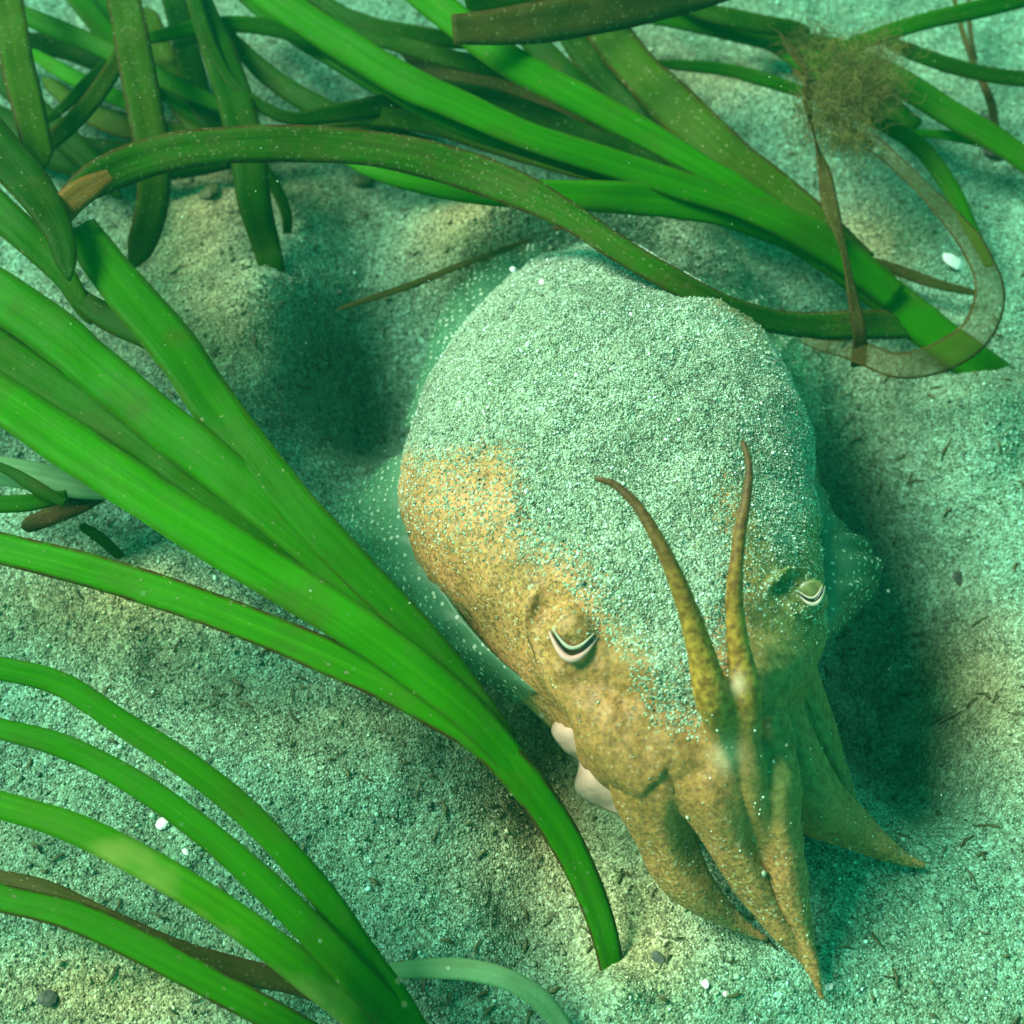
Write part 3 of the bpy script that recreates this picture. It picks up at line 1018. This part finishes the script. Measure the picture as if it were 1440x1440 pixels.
# the plant whose stem stands beside the cuttlefish's arms
plant((866, 1392), 'bright eelgrass plant with broad fanned leaves, stem rooted beside the cuttlefish arms', [
    ([(-330, 700, .30, 40), (-160, 735, .33, 46), (0, 771, .35, 47), (140, 806, .36, 48), (280, 851, .37, 49), (400, 897, .37, 50), (500, 941, .36, 50), (600, 990, .34, 52),
      (672, 1034, .31, 52), (735, 1096, .26, 50), (785, 1165, .19, 48), (828, 1250, .11, 42), (853, 1325, .04, 38), (866, 1398, -.05, 34)], 'edged'),
    ([(-380, 330, .40, 45), (-180, 455, .42, 62), (0, 560, .43, 68), (100, 627, .43, 70), (200, 693, .43, 70), (300, 757, .43, 70), (400, 818, .42, 68), (500, 882, .41, 62), (590, 947, .38, 56),
      (660, 1004, .34, 52), (720, 1070, .28, 44), (775, 1150, .20, 38)], 'fresh', {'tip': 'none'}),
    ([(-300, 280, .38, 45), (-140, 395, .40, 60), (0, 494, .40, 60), (100, 560, .40, 60), (200, 623, .40, 60), (300, 696, .40, 62), (400, 770, .40, 58), (490, 836, .39, 52), (580, 912, .37, 46),
      (650, 980, .33, 40), (715, 1060, .27, 36)], 'green', {'tip': 'none'}),
    ([(-260, 240, .42, 45), (-120, 335, .44, 60), (0, 416, .45, 70), (75, 468, .45, 72), (150, 532, .45, 70), (230, 598, .45, 68), (310, 660, .45, 66), (400, 735, .44, 62), (490, 816, .42, 56), (580, 900, .39, 48),
      (650, 972, .34, 40), (715, 1055, .27, 34)], 'fresh', {'tip': 'none'}),
    ([(112, 318, .42, 46), (140, 362, .44, 56), (185, 418, .46, 64), (245, 488, .46, 68), (300, 568, .46, 66), (360, 645, .46, 62), (430, 728, .45, 58), (500, 800, .43, 52), (585, 885, .40, 46),
      (650, 960, .35, 40), (715, 1045, .28, 32)], 'green', {'tip': 'none'}),
    # the same leaf beyond its broken fold, arching away across the picture
    ([(86, 316, .42, 26, 30), (92, 290, .46, 32, 10), (112, 268, .48, 42), (160, 240, .49, 52), (240, 214, .50, 54), (340, 203, .50, 52), (450, 203, .50, 50), (550, 213, .49, 52), (650, 238, .47, 56), (730, 268, .47, 54), (800, 304, .47, 44),
      (870, 350, .46, 38), (950, 396, .43, 36), (1020, 430, .37, 34), (1080, 450, .29, 36), (1150, 458, .17, 40), (1220, 456, .13, 42), (1285, 458, .07, 40), (1330, 462, .03, 34)], 'crusted', {'tip': 'none', 'label': 'old crusted leaf end bent over and browned at the fold'}),
    ([(80, 334, .43, 20), (86, 306, .47, 30), (98, 284, .505, 38), (128, 262, .52, 34), (156, 246, .52, 18)], 'rust', {'name': 'browned_fold', 'label': 'orange brown withered patch at the fold'}),
    ([(84, 300, .40, 22), (86, 360, .40, 22), (104, 410, .40, 28), (150, 445, .41, 38), (205, 470, .42, 40), (262, 500, .42, 30)], 'deep'),
])

# the plant in the lower left
plant((625, 1500), 'eelgrass plant with narrow leaves arching from the lower left corner', [
    ([(-260, 930, .42, 20), (-120, 925, .44, 28), (0, 940, .45, 32), (85, 962, .45, 34), (170, 1016, .44, 36), (260, 1074, .43, 38), (335, 1132, .41, 38), (405, 1202, .38, 38), (462, 1270, .33, 40), (512, 1345, .26, 42), (560, 1415, .17, 44), (600, 1480, .02, 40), (618, 1515, -.06, 36)], 'fresh'),
    ([(-280, 1000, .36, 24), (-120, 1003, .38, 28), (0, 1025, .40, 30), (95, 1052, .40, 33), (195, 1104, .40, 36), (290, 1172, .39, 38), (372, 1244, .37, 42), (440, 1310, .33, 46), (505, 1378, .26, 50), (560, 1440, .14, 48), (610, 1505, -.04, 42)], 'fresh'),
    ([(-300, 1070, .30, 24), (-140, 1095, .34, 32), (0, 1132, .36, 38), (100, 1163, .37, 42), (200, 1212, .37, 44), (300, 1272, .36, 46), (385, 1332, .33, 48), (455, 1385, .27, 52), (530, 1445, .16, 52), (600, 1500, -.02, 44)], 'yellow'),
    ([(-300, 1190, .22, 24), (-140, 1222, .26, 32), (0, 1262, .28, 38), (100, 1287, .29, 42), (200, 1332, .29, 42), (300, 1385, .28, 42), (390, 1432, .25, 42), (470, 1475, .17, 40), (580, 1510, -.02, 36)], 'edged'),
    ([(-40, 1228, .18, 20), (60, 1250, .20, 26), (150, 1292, .20, 28), (250, 1338, .18, 32), (340, 1366, .15, 34), (420, 1385, .12, 30), (500, 1420, .08, 28), (590, 1490, -.02, 26)], 'brown'),
])

# the plant behind, its leaves fanning to the top left from a stem at the right
plant((1418, 542), 'vivid green eelgrass plant fanning to the top left from a stem at the right', [
    ([(250, -90, .48, 40), (320, -45, .48, 46), (400, 8, .48, 48), (480, 60, .47, 48), (565, 112, .46, 48), (650, 150, .45, 46), (740, 190, .43, 42), (850, 226, .40, 40), (950, 258, .37, 40), (1040, 288, .33, 40), (1110, 318, .29, 44), (1185, 362, .22, 44), (1260, 420, .14, 40)], 'fresh', {'tip': 'none'}),
    ([(500, -80, .46, 40), (580, -20, .46, 46), (640, 28, .45, 46), (710, 82, .44, 44), (790, 126, .42, 44), (870, 168, .40, 40), (950, 212, .37, 38), (1025, 258, .33, 38), (1095, 305, .28, 38), (1175, 355, .22, 36)], 'fresh', {'tip': 'none'}),
    ([(470, 218, .34, 20), (540, 240, .36, 34), (640, 262, .37, 40), (740, 272, .37, 42), (840, 276, .36, 44), (940, 283, .34, 48), (1030, 296, .31, 52), (1110, 322, .27, 56), (1180, 364, .21, 58), (1250, 418, .13, 56), (1310, 466, .08, 54), (1370, 510, .03, 54), (1425, 548, -.05, 50)], 'fresh'),
    ([(420, 40, .40, 20), (480, 80, .41, 26), (560, 130, .41, 28), (640, 172, .40, 30), (740, 206, .38, 30), (850, 242, .36, 30), (960, 270, .33, 34), (1060, 302, .29, 36)], 'green', {'tip': 'none'}),
    ([(780, -60, .30, 46), (830, 10, .30, 54), (880, 78, .30, 58), (945, 146, .29, 62), (1010, 208, .28, 62), (1080, 262, .25, 58), (1150, 318, .21, 52), (1215, 375, .16, 44)], 'olive', {'tip': 'none'}),
    ([(760, -40, .22, 34), (800, 40, .22, 40), (850, 110, .22, 44), (905, 172, .22, 42), (965, 232, .21, 34), (1030, 275, .20, 26)], 'deep', {'tip': 'none'}),
    ([(700, 0, .20, 30), (760, 70, .20, 36), (820, 130, .20, 40), (890, 196, .20, 36), (960, 245, .19, 28)], 'deep', {'tip': 'none'}),
    ([(600, 118, .18, 22), (680, 140, .18, 36), (760, 168, .18, 40), (850, 206, .18, 40), (940, 240, .18, 34), (1020, 270, .18, 26)], 'deep'),
])

LB = 'loose leaves among the eelgrass'


def loose(points, mat, label, **kw):
    return blade(points, mat, 'eelgrass_leaf', label=label, category='seagrass leaf', group=LB, **kw)


# leaves coming down from the top left
loose([(-6, -90, .44, 40), (10, 0, .44, 44), (24, 85, .44, 46), (42, 160, .43, 46), (60, 238, .40, 38)], 'olive', 'olive leaf with browned edges hanging down at the top left corner', tip='end')
loose([(150, -90, .40, 44), (172, -10, .41, 48), (188, 70, .42, 50), (203, 150, .42, 50), (214, 215, .38, 48), (216, 270, .32, 46), (205, 325, .22, 42), (184, 378, .10, 30)], 'olive', 'dark olive leaf with two brown margins passing under the arched crusted leaf', tip='end')
loose([(255, -80, .30, 24), (280, 0, .32, 36), (305, 65, .33, 46), (330, 140, .33, 50), (348, 215, .30, 50), (358, 285, .24, 46), (374, 345, .16, 40), (386, 392, .10, 34), (394, 440, -.05, 28)], 'deep', 'deep green leaf whose end fades down into the sand left of the mantle', tip='none')
loose([(325, 195, .20, 24), (360, 228, .19, 22), (390, 268, .16, 18), (404, 308, .12, 15), (402, 345, .06, 11)], 'deep', 'short dark curled leaf beside the deep green leaf end')
loose([(205, 10, .16, 26), (232, 90, .16, 40), (262, 150, .16, 44), (300, 190, .15, 44), (330, 225, .13, 36)], 'olive', 'dull green leaf behind the two brown margined leaf')
loose([(60, -60, .24, 30), (105, -8, .24, 32), (140, 35, .24, 34), (175, 80, .23, 32), (215, 130, .2, 26)], 'green', 'green leaf slanting down from the top edge near the corner', tip='none')
loose([(40, 70, .20, 14), (70, 90, .20, 22), (115, 115, .20, 24), (170, 140, .19, 24), (215, 160, .18, 20)], 'fresh', 'short bright leaf crossing behind the brown margined leaf')
loose([(205, 40, .25, 10), (165, 78, .26, 18), (125, 115, .26, 20), (92, 148, .25, 16), (62, 172, .24, 10)], 'deep', 'narrow dark leaf slanting across the short bright leaf')
loose([(150, 60, .22, 14), (215, 52, .24, 18), (290, 36, .25, 22), (360, 36, .25, 24), (430, 52, .24, 24), (500, 80, .22, 18)], 'green', 'green leaf lying level along the top edge')
loose([(262, -40, .36, 14), (278, 10, .36, 15), (300, 70, .35, 15), (330, 120, .34, 16), (372, 152, .32, 18), (410, 166, .31, 18), (470, 160, .30, 26), (540, 148, .29, 30), (610, 140, .28, 26)], 'deep', 'dark leaf curving from the top down under the long vivid leaf')
loose([(440, 175, .26, 12), (520, 165, .27, 26), (600, 172, .27, 34), (680, 195, .26, 36), (770, 225, .24, 30), (850, 250, .22, 20)], 'olive', 'shaded olive leaf between the arched crusted leaf and the vivid leaves')
loose([(470, 22, .30, 8), (500, 46, .30, 22), (560, 62, .30, 24), (630, 82, .30, 26), (700, 96, .29, 28), (780, 120, .27, 26)], 'deep', 'dark pointed leaf under the cut brown leaf end')
loose([(330, -20, .20, 24), (400, 40, .20, 26), (480, 90, .20, 26), (560, 140, .20, 24)], 'green', 'shaded green leaf running below the long vivid leaf')
loose([(636, 42, .52, 42), (720, 36, .52, 54), (820, 22, .52, 56), (920, 2, .52, 54), (1020, -24, .51, 48), (1140, -60, .50, 36)], 'brown', 'broad brown dead leaf with a square cut end at the top edge', tip='none')
loose([(655, 10, .46, 30), (730, -8, .46, 40), (820, -22, .45, 40), (940, -40, .44, 40)], 'deep', 'dark leaf just above the broad brown dead leaf', tip='none')
loose([(-90, 130, .10, 40), (20, 185, .11, 58), (120, 222, .12, 60), (230, 226, .12, 56), (330, 214, .11, 46), (420, 205, .10, 30)], 'deep', 'wide shaded leaf lying low under the arched crusted leaf', tip='none')
loose([(60, 110, .12, 20), (130, 160, .13, 34), (200, 182, .13, 38), (280, 190, .12, 34), (350, 180, .11, 24)], 'olive', 'dull low leaf behind the crossing of the top left leaves')
loose([(560, 66, .13, 24), (640, 108, .13, 40), (720, 140, .13, 46), (800, 172, .13, 44), (880, 208, .12, 34), (950, 240, .11, 22)], 'brown', 'brownish low leaf between the two long vivid leaves')
loose([(-60, 40, .14, 26), (20, 60, .15, 32), (90, 66, .15, 34), (150, 90, .14, 30), (220, 105, .13, 22)], 'deep', 'shaded leaf lying level under the hanging olive leaf')
loose([(1010, 18, .12, 16), (1080, 50, .13, 34), (1150, 92, .13, 40), (1220, 130, .13, 36), (1290, 180, .11, 24)], 'green', 'blurred leaf lying behind the algae tuft')
loose([(225, -60, .20, 26), (250, 20, .21, 34), (268, 90, .21, 36), (285, 150, .20, 34), (320, 200, .18, 28), (350, 240, .14, 18)], 'deep', 'dark leaf between the brown margined leaf and the deep green leaf', tip='end')
loose([(-70, 70, .18, 20), (0, 110, .19, 34), (70, 175, .19, 38), (130, 230, .18, 32), (170, 280, .15, 18)], 'deep', 'shaded leaf crossing under the hanging olive leaf toward the fold', tip='end')
loose([(120, -40, .17, 20), (160, 40, .18, 28), (215, 110, .18, 30), (290, 165, .17, 28), (380, 190, .15, 20)], 'green', 'green leaf slanting behind the brown margined leaf', tip='end')
loose([(400, -50, .16, 24), (450, 20, .17, 30), (520, 90, .17, 32), (600, 150, .16, 30), (700, 205, .14, 22)], 'deep', 'shaded leaf running under the longest vivid leaf', tip='end')
loose([(-60, -20, .27, 18), (40, 24, .28, 26), (140, 66, .28, 28), (240, 116, .27, 26), (330, 158, .25, 18)], 'green', 'green leaf running from the top left corner under the hanging leaves', tip='end')
loose([(320, 50, .23, 20), (380, 108, .24, 30), (450, 152, .24, 32), (530, 186, .23, 30), (620, 210, .21, 22)], 'deep', 'dark leaf just above the arched crusted leaf at its crest', tip='end')
loose([(410, -30, .22, 18), (490, 24, .22, 24), (580, 48, .22, 26), (690, 62, .21, 22)], 'deep', 'dark leaf lying behind the cut end of the brown dead leaf', tip='end')
loose([(900, -40, .20, 18), (970, 8, .20, 24), (1050, 30, .20, 26), (1140, 44, .19, 20)], 'deep', 'dark leaf along the top edge left of the algae tuft', tip='end')
loose([(195, 20, .30, 16), (160, 95, .31, 24), (115, 158, .31, 26), (65, 205, .30, 22), (20, 245, .28, 14)], 'olive', 'olive leaf slanting down to the left behind the fold', tip='end')
# left edge
loose([(-200, 10, .50, 40), (-90, 110, .51, 56), (0, 212, .52, 62), (50, 270, .52, 56), (84, 330, .51, 40), (98, 395, .49, 24)], 'deep', 'broad dark leaf entering at the left edge beside the browned fold', tip='end')
loose([(-140, 180, .44, 36), (-60, 240, .45, 46), (0, 298, .45, 50), (50, 345, .44, 44), (95, 395, .42, 32), (128, 456, .38, 20)], 'green', 'green leaf ending in a point at the left edge below the broad dark leaf', tip='end')
loose([(-80, 655, .20, 26), (0, 662, .21, 40), (60, 672, .21, 42), (110, 682, .20, 40), (160, 690, .18, 28)], 'pale', 'dull pale leaf under the broad fan at the left edge')
loose([(-60, 640, .26, 12), (8, 660, .26, 14), (50, 685, .26, 20), (92, 708, .25, 12)], 'deep', 'small dark forked leaf at the left edge over the pale leaf')
loose([(-120, 705, .22, 22), (-40, 708, .23, 26), (30, 708, .23, 26), (95, 698, .22, 18)], 'green', 'short green leaf stub at the left edge above the brown edged leaf')
loose([(30, 742, .15, 22), (80, 722, .16, 30), (130, 698, .17, 30), (180, 668, .18, 22)], 'dead', 'ragged brown dead leaf scrap at the left edge')
loose([(112, 738, .14, 12), (140, 756, .10, 16), (172, 785, .03, 12)], 'olive', 'small olive leaf tip poking down from the brown scrap')
# bottom
loose([(540, 1366, .10, 22), (600, 1362, .12, 28), (660, 1364, .12, 30), (715, 1378, .11, 30), (762, 1408, .08, 30), (792, 1448, .04, 28), (806, 1500, .01, 24)], 'pale', 'pale bleached leaf arching over the sand at the bottom edge', tip='none')
# right side
loose([(912, 88, .20, 8), (960, 92, .20, 15), (1020, 98, .19, 18), (1075, 112, .18, 20), (1130, 130, .16, 16)], 'green', 'short green leaf pointing left across open sand near the top')
loose([(880, 20, .14, 14), (960, 30, .15, 24), (1040, 44, .15, 32), (1110, 60, .14, 36), (1180, 70, .12, 30)], 'green', 'blurred green leaf lying right of the broad brown dead leaf')
loose([(1170, 75, .24, 26), (1230, 52, .26, 24), (1300, 30, .27, 24), (1380, 12, .28, 26), (1480, -14, .28, 26), (1600, -40, .27, 20)], 'green', 'straight green leaf rising to the top right corner', tip='none')
loose([(1225, 45, .20, 12), (1270, 68, .21, 20), (1330, 90, .21, 22), (1390, 105, .20, 22), (1460, 112, .19, 22), (1560, 108, .18, 16)], 'deep', 'dark green leaf curving down to the right edge')
loose([(1140, 60, .16, 20), (1210, 84, .18, 30), (1280, 124, .19, 36), (1345, 165, .19, 36), (1400, 196, .18, 34), (1460, 240, .16, 30), (1560, 330, .12, 24)], 'green', 'broad green leaf slanting to the right edge past the algae tuft')
loose([(1205, 160, .18, 18), (1250, 178, .18, 22), (1295, 208, .17, 24), (1335, 262, .15, 24), (1365, 320, .12, 20), (1392, 375, .08, 12)], 'green', 'slim green leaf curving down above the looped veil leaf')
loose([(1270, 186, .12, 8), (1330, 190, .12, 14), (1390, 200, .12, 18), (1450, 216, .11, 16)], 'fresh', 'thin bright sliver of leaf at the right edge')
loose([(1096, 46, .34, 8, 0), (1116, 72, .34, 16, 20), (1136, 105, .33, 14, 50), (1136, 150, .32, 18, 40), (1146, 195, .31, 12, 60), (1158, 235, .30, 20, 20), (1168, 290, .29, 24, 10), (1186, 350, .27, 14, 40), (1200, 420, .22, 18, 30), (1209, 470, .16, 20, 10), (1207, 515, .06, 22, 0)], 'dead', 'twisted thin brown dead leaf standing in front of the right plant')
loose([(1150, 222, .24, 6), (1180, 200, .26, 8), (1215, 196, .28, 22), (1268, 236, .29, 20), (1324, 292, .30, 26), (1368, 346, .30, 34), (1392, 408, .29, 42), (1374, 466, .26, 46), (1322, 502, .22, 44), (1262, 514, .17, 36), (1205, 494, .12, 34), (1150, 484, .08, 18), (1110, 470, .06, 10)], 'veil', 'wide brownish half clear leaf bent into a loop at the right', n=120)
loose([(1338, -20, .16, 6), (1352, 40, .16, 7), (1372, 95, .15, 8), (1392, 140, .12, 12), (1402, 185, .05, 9)], 'dead', 'thread of brown dead leaf hanging at the top right')
loose([(1362, -20, .14, 5), (1364, 40, .14, 6), (1372, 85, .13, 6)], 'dead', 'short brown thread beside the hanging dead leaf thread', tip='none')
loose([(1115, 95, .10, 8), (1180, 170, .10, 10), (1230, 205, .09, 8)], 'dead', 'thin rotten leaf sliver below the algae tuft')
loose([(472, 437, .03, 5), (520, 420, .05, 9), (580, 400, .09, 10), (650, 372, .16, 9), (705, 352, .20, 8), (745, 336, .22, 6)], 'brown', 'thin dark leaf shred lying against the rear of the mantle', camber=0.05)
loose([(775, 322, .24, 6), (810, 316, .25, 12), (850, 325, .24, 12), (895, 345, .22, 8)], 'dead', 'dark rotten leaf shred behind the top of the mantle', camber=0.05)
loose([(1210, 362, .05, 10), (1262, 380, .05, 16), (1320, 400, .05, 14), (1372, 412, .04, 8)], 'brown', 'brown rotten leaf lying on sand inside the loop')

# ------------------------------------------------------------------ algae tuft caught on the brown leaf
WISPS = [(1192, 108, 72), (1166, 160, 58), (1226, 134, 50), (1150, 66, 44), (1186, 200, 44), (1240, 70, 40)]


def tuft(px, py, z, r_px, n, label):
    c = U(px, py, z); r = r_px*psize(c)
    V = []; F = []
    g = np.random.default_rng(5)
    for k in range(n):
        d = g.normal(size=3); d /= np.linalg.norm(d)
        cx, cy, cr = WISPS[g.choice(len(WISPS), p=[.34, .2, .2, .1, .08, .08])]
        p = U(cx, cy, z)+d*cr*psize(c)*np.array([1.0, 0.9, 0.6])*g.random()**0.6
        h = g.normal(size=3); h /= np.linalg.norm(h)
        pts = [p]
        for j in range(7):
            h = h+g.normal(size=3)*0.75; h /= np.linalg.norm(h)
            pts.append(pts[-1]+h*r*0.13)
        v, f = tube(pts, [0.0007]*8, 3)
        o = len(V); V.extend(v); F.extend([tuple(i+o for i in q) for q in f])
    root = link('algae_tuft', make_mesh('algae_tuft', V, F), M['algae'], label=label, category='algae')
    return root


tuft(1188, 118, .32, 62, 1700, 'fuzzy brown green algae tuft caught on the twisted dead leaf')

# ------------------------------------------------------------------ shell bits and pebbles
def chip(name, px, py, r_px, mat, label, cat, seed, flat=0.55, z=None):
    g = np.random.default_rng(seed)
    c = U(px, py, 0)
    zz = float(ground_z(c[0], c[1])) if z is None else z
    c = U(px, py, zz)
    if z is None:
        c[2] = float(ground_z(c[0], c[1]))
    s = r_px*psize(c)
    bm = bmesh.new()
    bmesh.ops.create_icosphere(bm, subdivisions=2, radius=1.0)
    rot = Matrix.Rotation(g.uniform(0, 6), 3, 'Z') @ Matrix.Rotation(g.uniform(-0.5, 0.5), 3, 'X')
    k = g.uniform(0.7, 1.2, 3)
    ph = g.uniform(0, 6, 3)
    for v in bm.verts:
        p = v.co.copy()
        q = 1+0.18*math.sin(p.x*3.1+ph[0])*math.cos(p.y*2.7+ph[1])+0.12*math.sin(p.z*4+ph[2])
        v.co = rot @ Vector((p.x*k[0]*q, p.y*k[1]*q, p.z*flat*q))*s
    me = bpy.data.meshes.new(name); bm.to_mesh(me); bm.free()
    o = link(name, me, M[mat], label=label, category=cat)
    o.location = (c[0], c[1], c[2]+s*flat*0.45)
    return o


def on_body(px, py):
    i = np.argmin(((pp-np.array([px, py]))**2).sum(1) - 4000*(no[:, 2] > 0.2))
    return co[i][2]


chip('shell_fragment', 722, 380, 7, 'shell', 'white shell chip on the sandy rear of the mantle', 'shell', 1, z=on_body(722, 380))
chip('shell_fragment', 762, 398, 5, 'shell_pink', 'tiny pale chip right of the white chip on the mantle', 'shell', 2, z=on_body(762, 398))
chip('shell_fragment', 230, 1158, 9, 'shell', 'white shell chip on sand between two arching leaves', 'shell', 3)
chip('shell_fragment', 262, 1199, 5, 'shell', 'small white shell chip below the larger one between the leaves', 'shell', 4)
chip('shell_fragment', 992, 1384, 6, 'shell', 'white shell chip on open sand near the bottom', 'shell', 5)
chip('shell_fragment', 1020, 1398, 4, 'shell_pink', 'small pinkish chip right of the chip near the bottom', 'shell', 6)
chip('shell_fragment', 1166, 1388, 6, 'shell_pink', 'pinkish shell chip touching the lowest arm tip', 'shell', 7)
chip('shell_fragment', 1340, 370, 17, 'shell', 'blurred white shell lump inside the looped leaf', 'shell', 8, flat=0.4)
chip('pebble', 68, 1405, 12, 'stone', 'dark pebble on sand in the bottom left corner', 'pebble', 9)
chip('pebble', 1400, 215, 16, 'stone', 'dark pebble by the right edge below the slanting leaf', 'pebble', 10)
chip('pebble', 1385, 170, 12, 'stone', 'small dark pebble under the slanting leaf at the right', 'pebble', 11)
chip('pebble', 1320, 860, 14, 'stone', 'dark pebble half buried in the hollow right of the fin', 'pebble', 12, flat=0.4)
chip('pebble', 925, 1348, 10, 'stone', 'dark scrap beside the stem base near the arms', 'pebble', 13, flat=0.4)
chip('pebble', 512, 252, 16, 'twig', 'flat brown pebble under the arched crusted leaf', 'pebble', 14, flat=0.35)
chip('pebble', 295, 275, 18, 'twig', 'brown flake on sand between two hanging leaves', 'pebble', 15, flat=0.35)
chip('pebble', 430, 5, 18, 'twig', 'reddish brown pebble at the top edge beside the vivid leaf', 'pebble', 16)

# ------------------------------------------------------------------ scraps of rotten leaf on the sand
def debris(n):
    g = np.random.default_rng(21)
    V = []; F = []
    while len(F) < n*2:
        px, py = g.uniform(-60, 1500), g.uniform(-40, 1490)
        p = U(px, py, 0)
        if g.random() > 0.25+0.75*float(ground_silt_shade(np.array([p[0]]), np.array([p[1]]))[0]):
            continue
        ln, w = g.uniform(0.006, 0.020), g.uniform(0.0015, 0.004)
        a = g.uniform(0, 2*math.pi)
        d = np.array([math.cos(a), math.sin(a)]); e = np.array([-d[1], d[0]])
        o = len(V)
        for t, s_ in ((-1, -.5), (-1, .5), (0, 1), (0, -1), (1, .3), (1, -.3)):
            q = p[:2]+d*ln*t+e*w*s_+e*ln*0.2*(t*t)
            V.append((q[0], q[1], float(ground_z(q[0], q[1]))+0.003+0.003*g.random()))
        F.append((o, o+1, o+2, o+3)); F.append((o+3, o+2, o+4, o+5))
    o = link('leaf_litter', make_mesh('leaf_litter', V, F), M['twig'], kind='stuff', label='tiny dark scraps of rotten leaf strewn over the sand')
    sd = o.modifiers.new('thickness', 'SOLIDIFY'); sd.thickness = 0.0015


debris(650)


def particles(n):
    """Fine matter drifting in the water."""
    g = np.random.default_rng(33)
    z = g.uniform(0.08, 1.0, n)
    pts = np.array([U(g.uniform(-150, 1590), g.uniform(-150, 1590), a) for a in z])
    sz = 0.0011*np.exp(g.normal(0, 0.4, n))
    colr = np.repeat(np.array([[0.62, 0.66, 0.52]]), n, axis=0)*g.uniform(0.5, 1.2, (n, 1))
    link('suspended_particles', grains_mesh('suspended_particles', pts, sz, np.clip(colr, 0, 1)), M['grain'], kind='stuff',
         label='fine pale specks drifting in the water')


particles(450)

# ------------------------------------------------------------------ the water itself
def haze():
    t = bpy.data.materials.new('sea_water')
    t.use_nodes = True
    nt_ = t.node_tree
    nt_.nodes.remove(nt_.nodes['Principled BSDF'])
    v = nt_.nodes.new('ShaderNodeVolumePrincipled')
    v.inputs['Color'].default_value = (0.02, 0.60, 0.38, 1)
    v.inputs['Absorption Color'].default_value = (0.3, 0.8, 0.65, 1)
    v.inputs['Density'].default_value = 0.015
    v.inputs['Anisotropy'].default_value = 0.2
    nt_.links.new(v.outputs[0], nt_.nodes['Material Output'].inputs['Volume'])
    x, y0, y1, z0, z1 = 48.0, -48.0, 49.0, -1.6, 3.1
    V = [(sx*x, y, z) for z in (z0, z1) for sx, y in ((-1, y0), (1, y0), (1, y1), (-1, y1))]
    F = [(3, 2, 1, 0), (4, 5, 6, 7), (0, 1, 5, 4), (1, 2, 6, 5), (2, 3, 7, 6), (3, 0, 4, 7)]
    link('haze', make_mesh('haze', V, F, False), t, kind='stuff', label='green tinted sea water around everything')


haze()
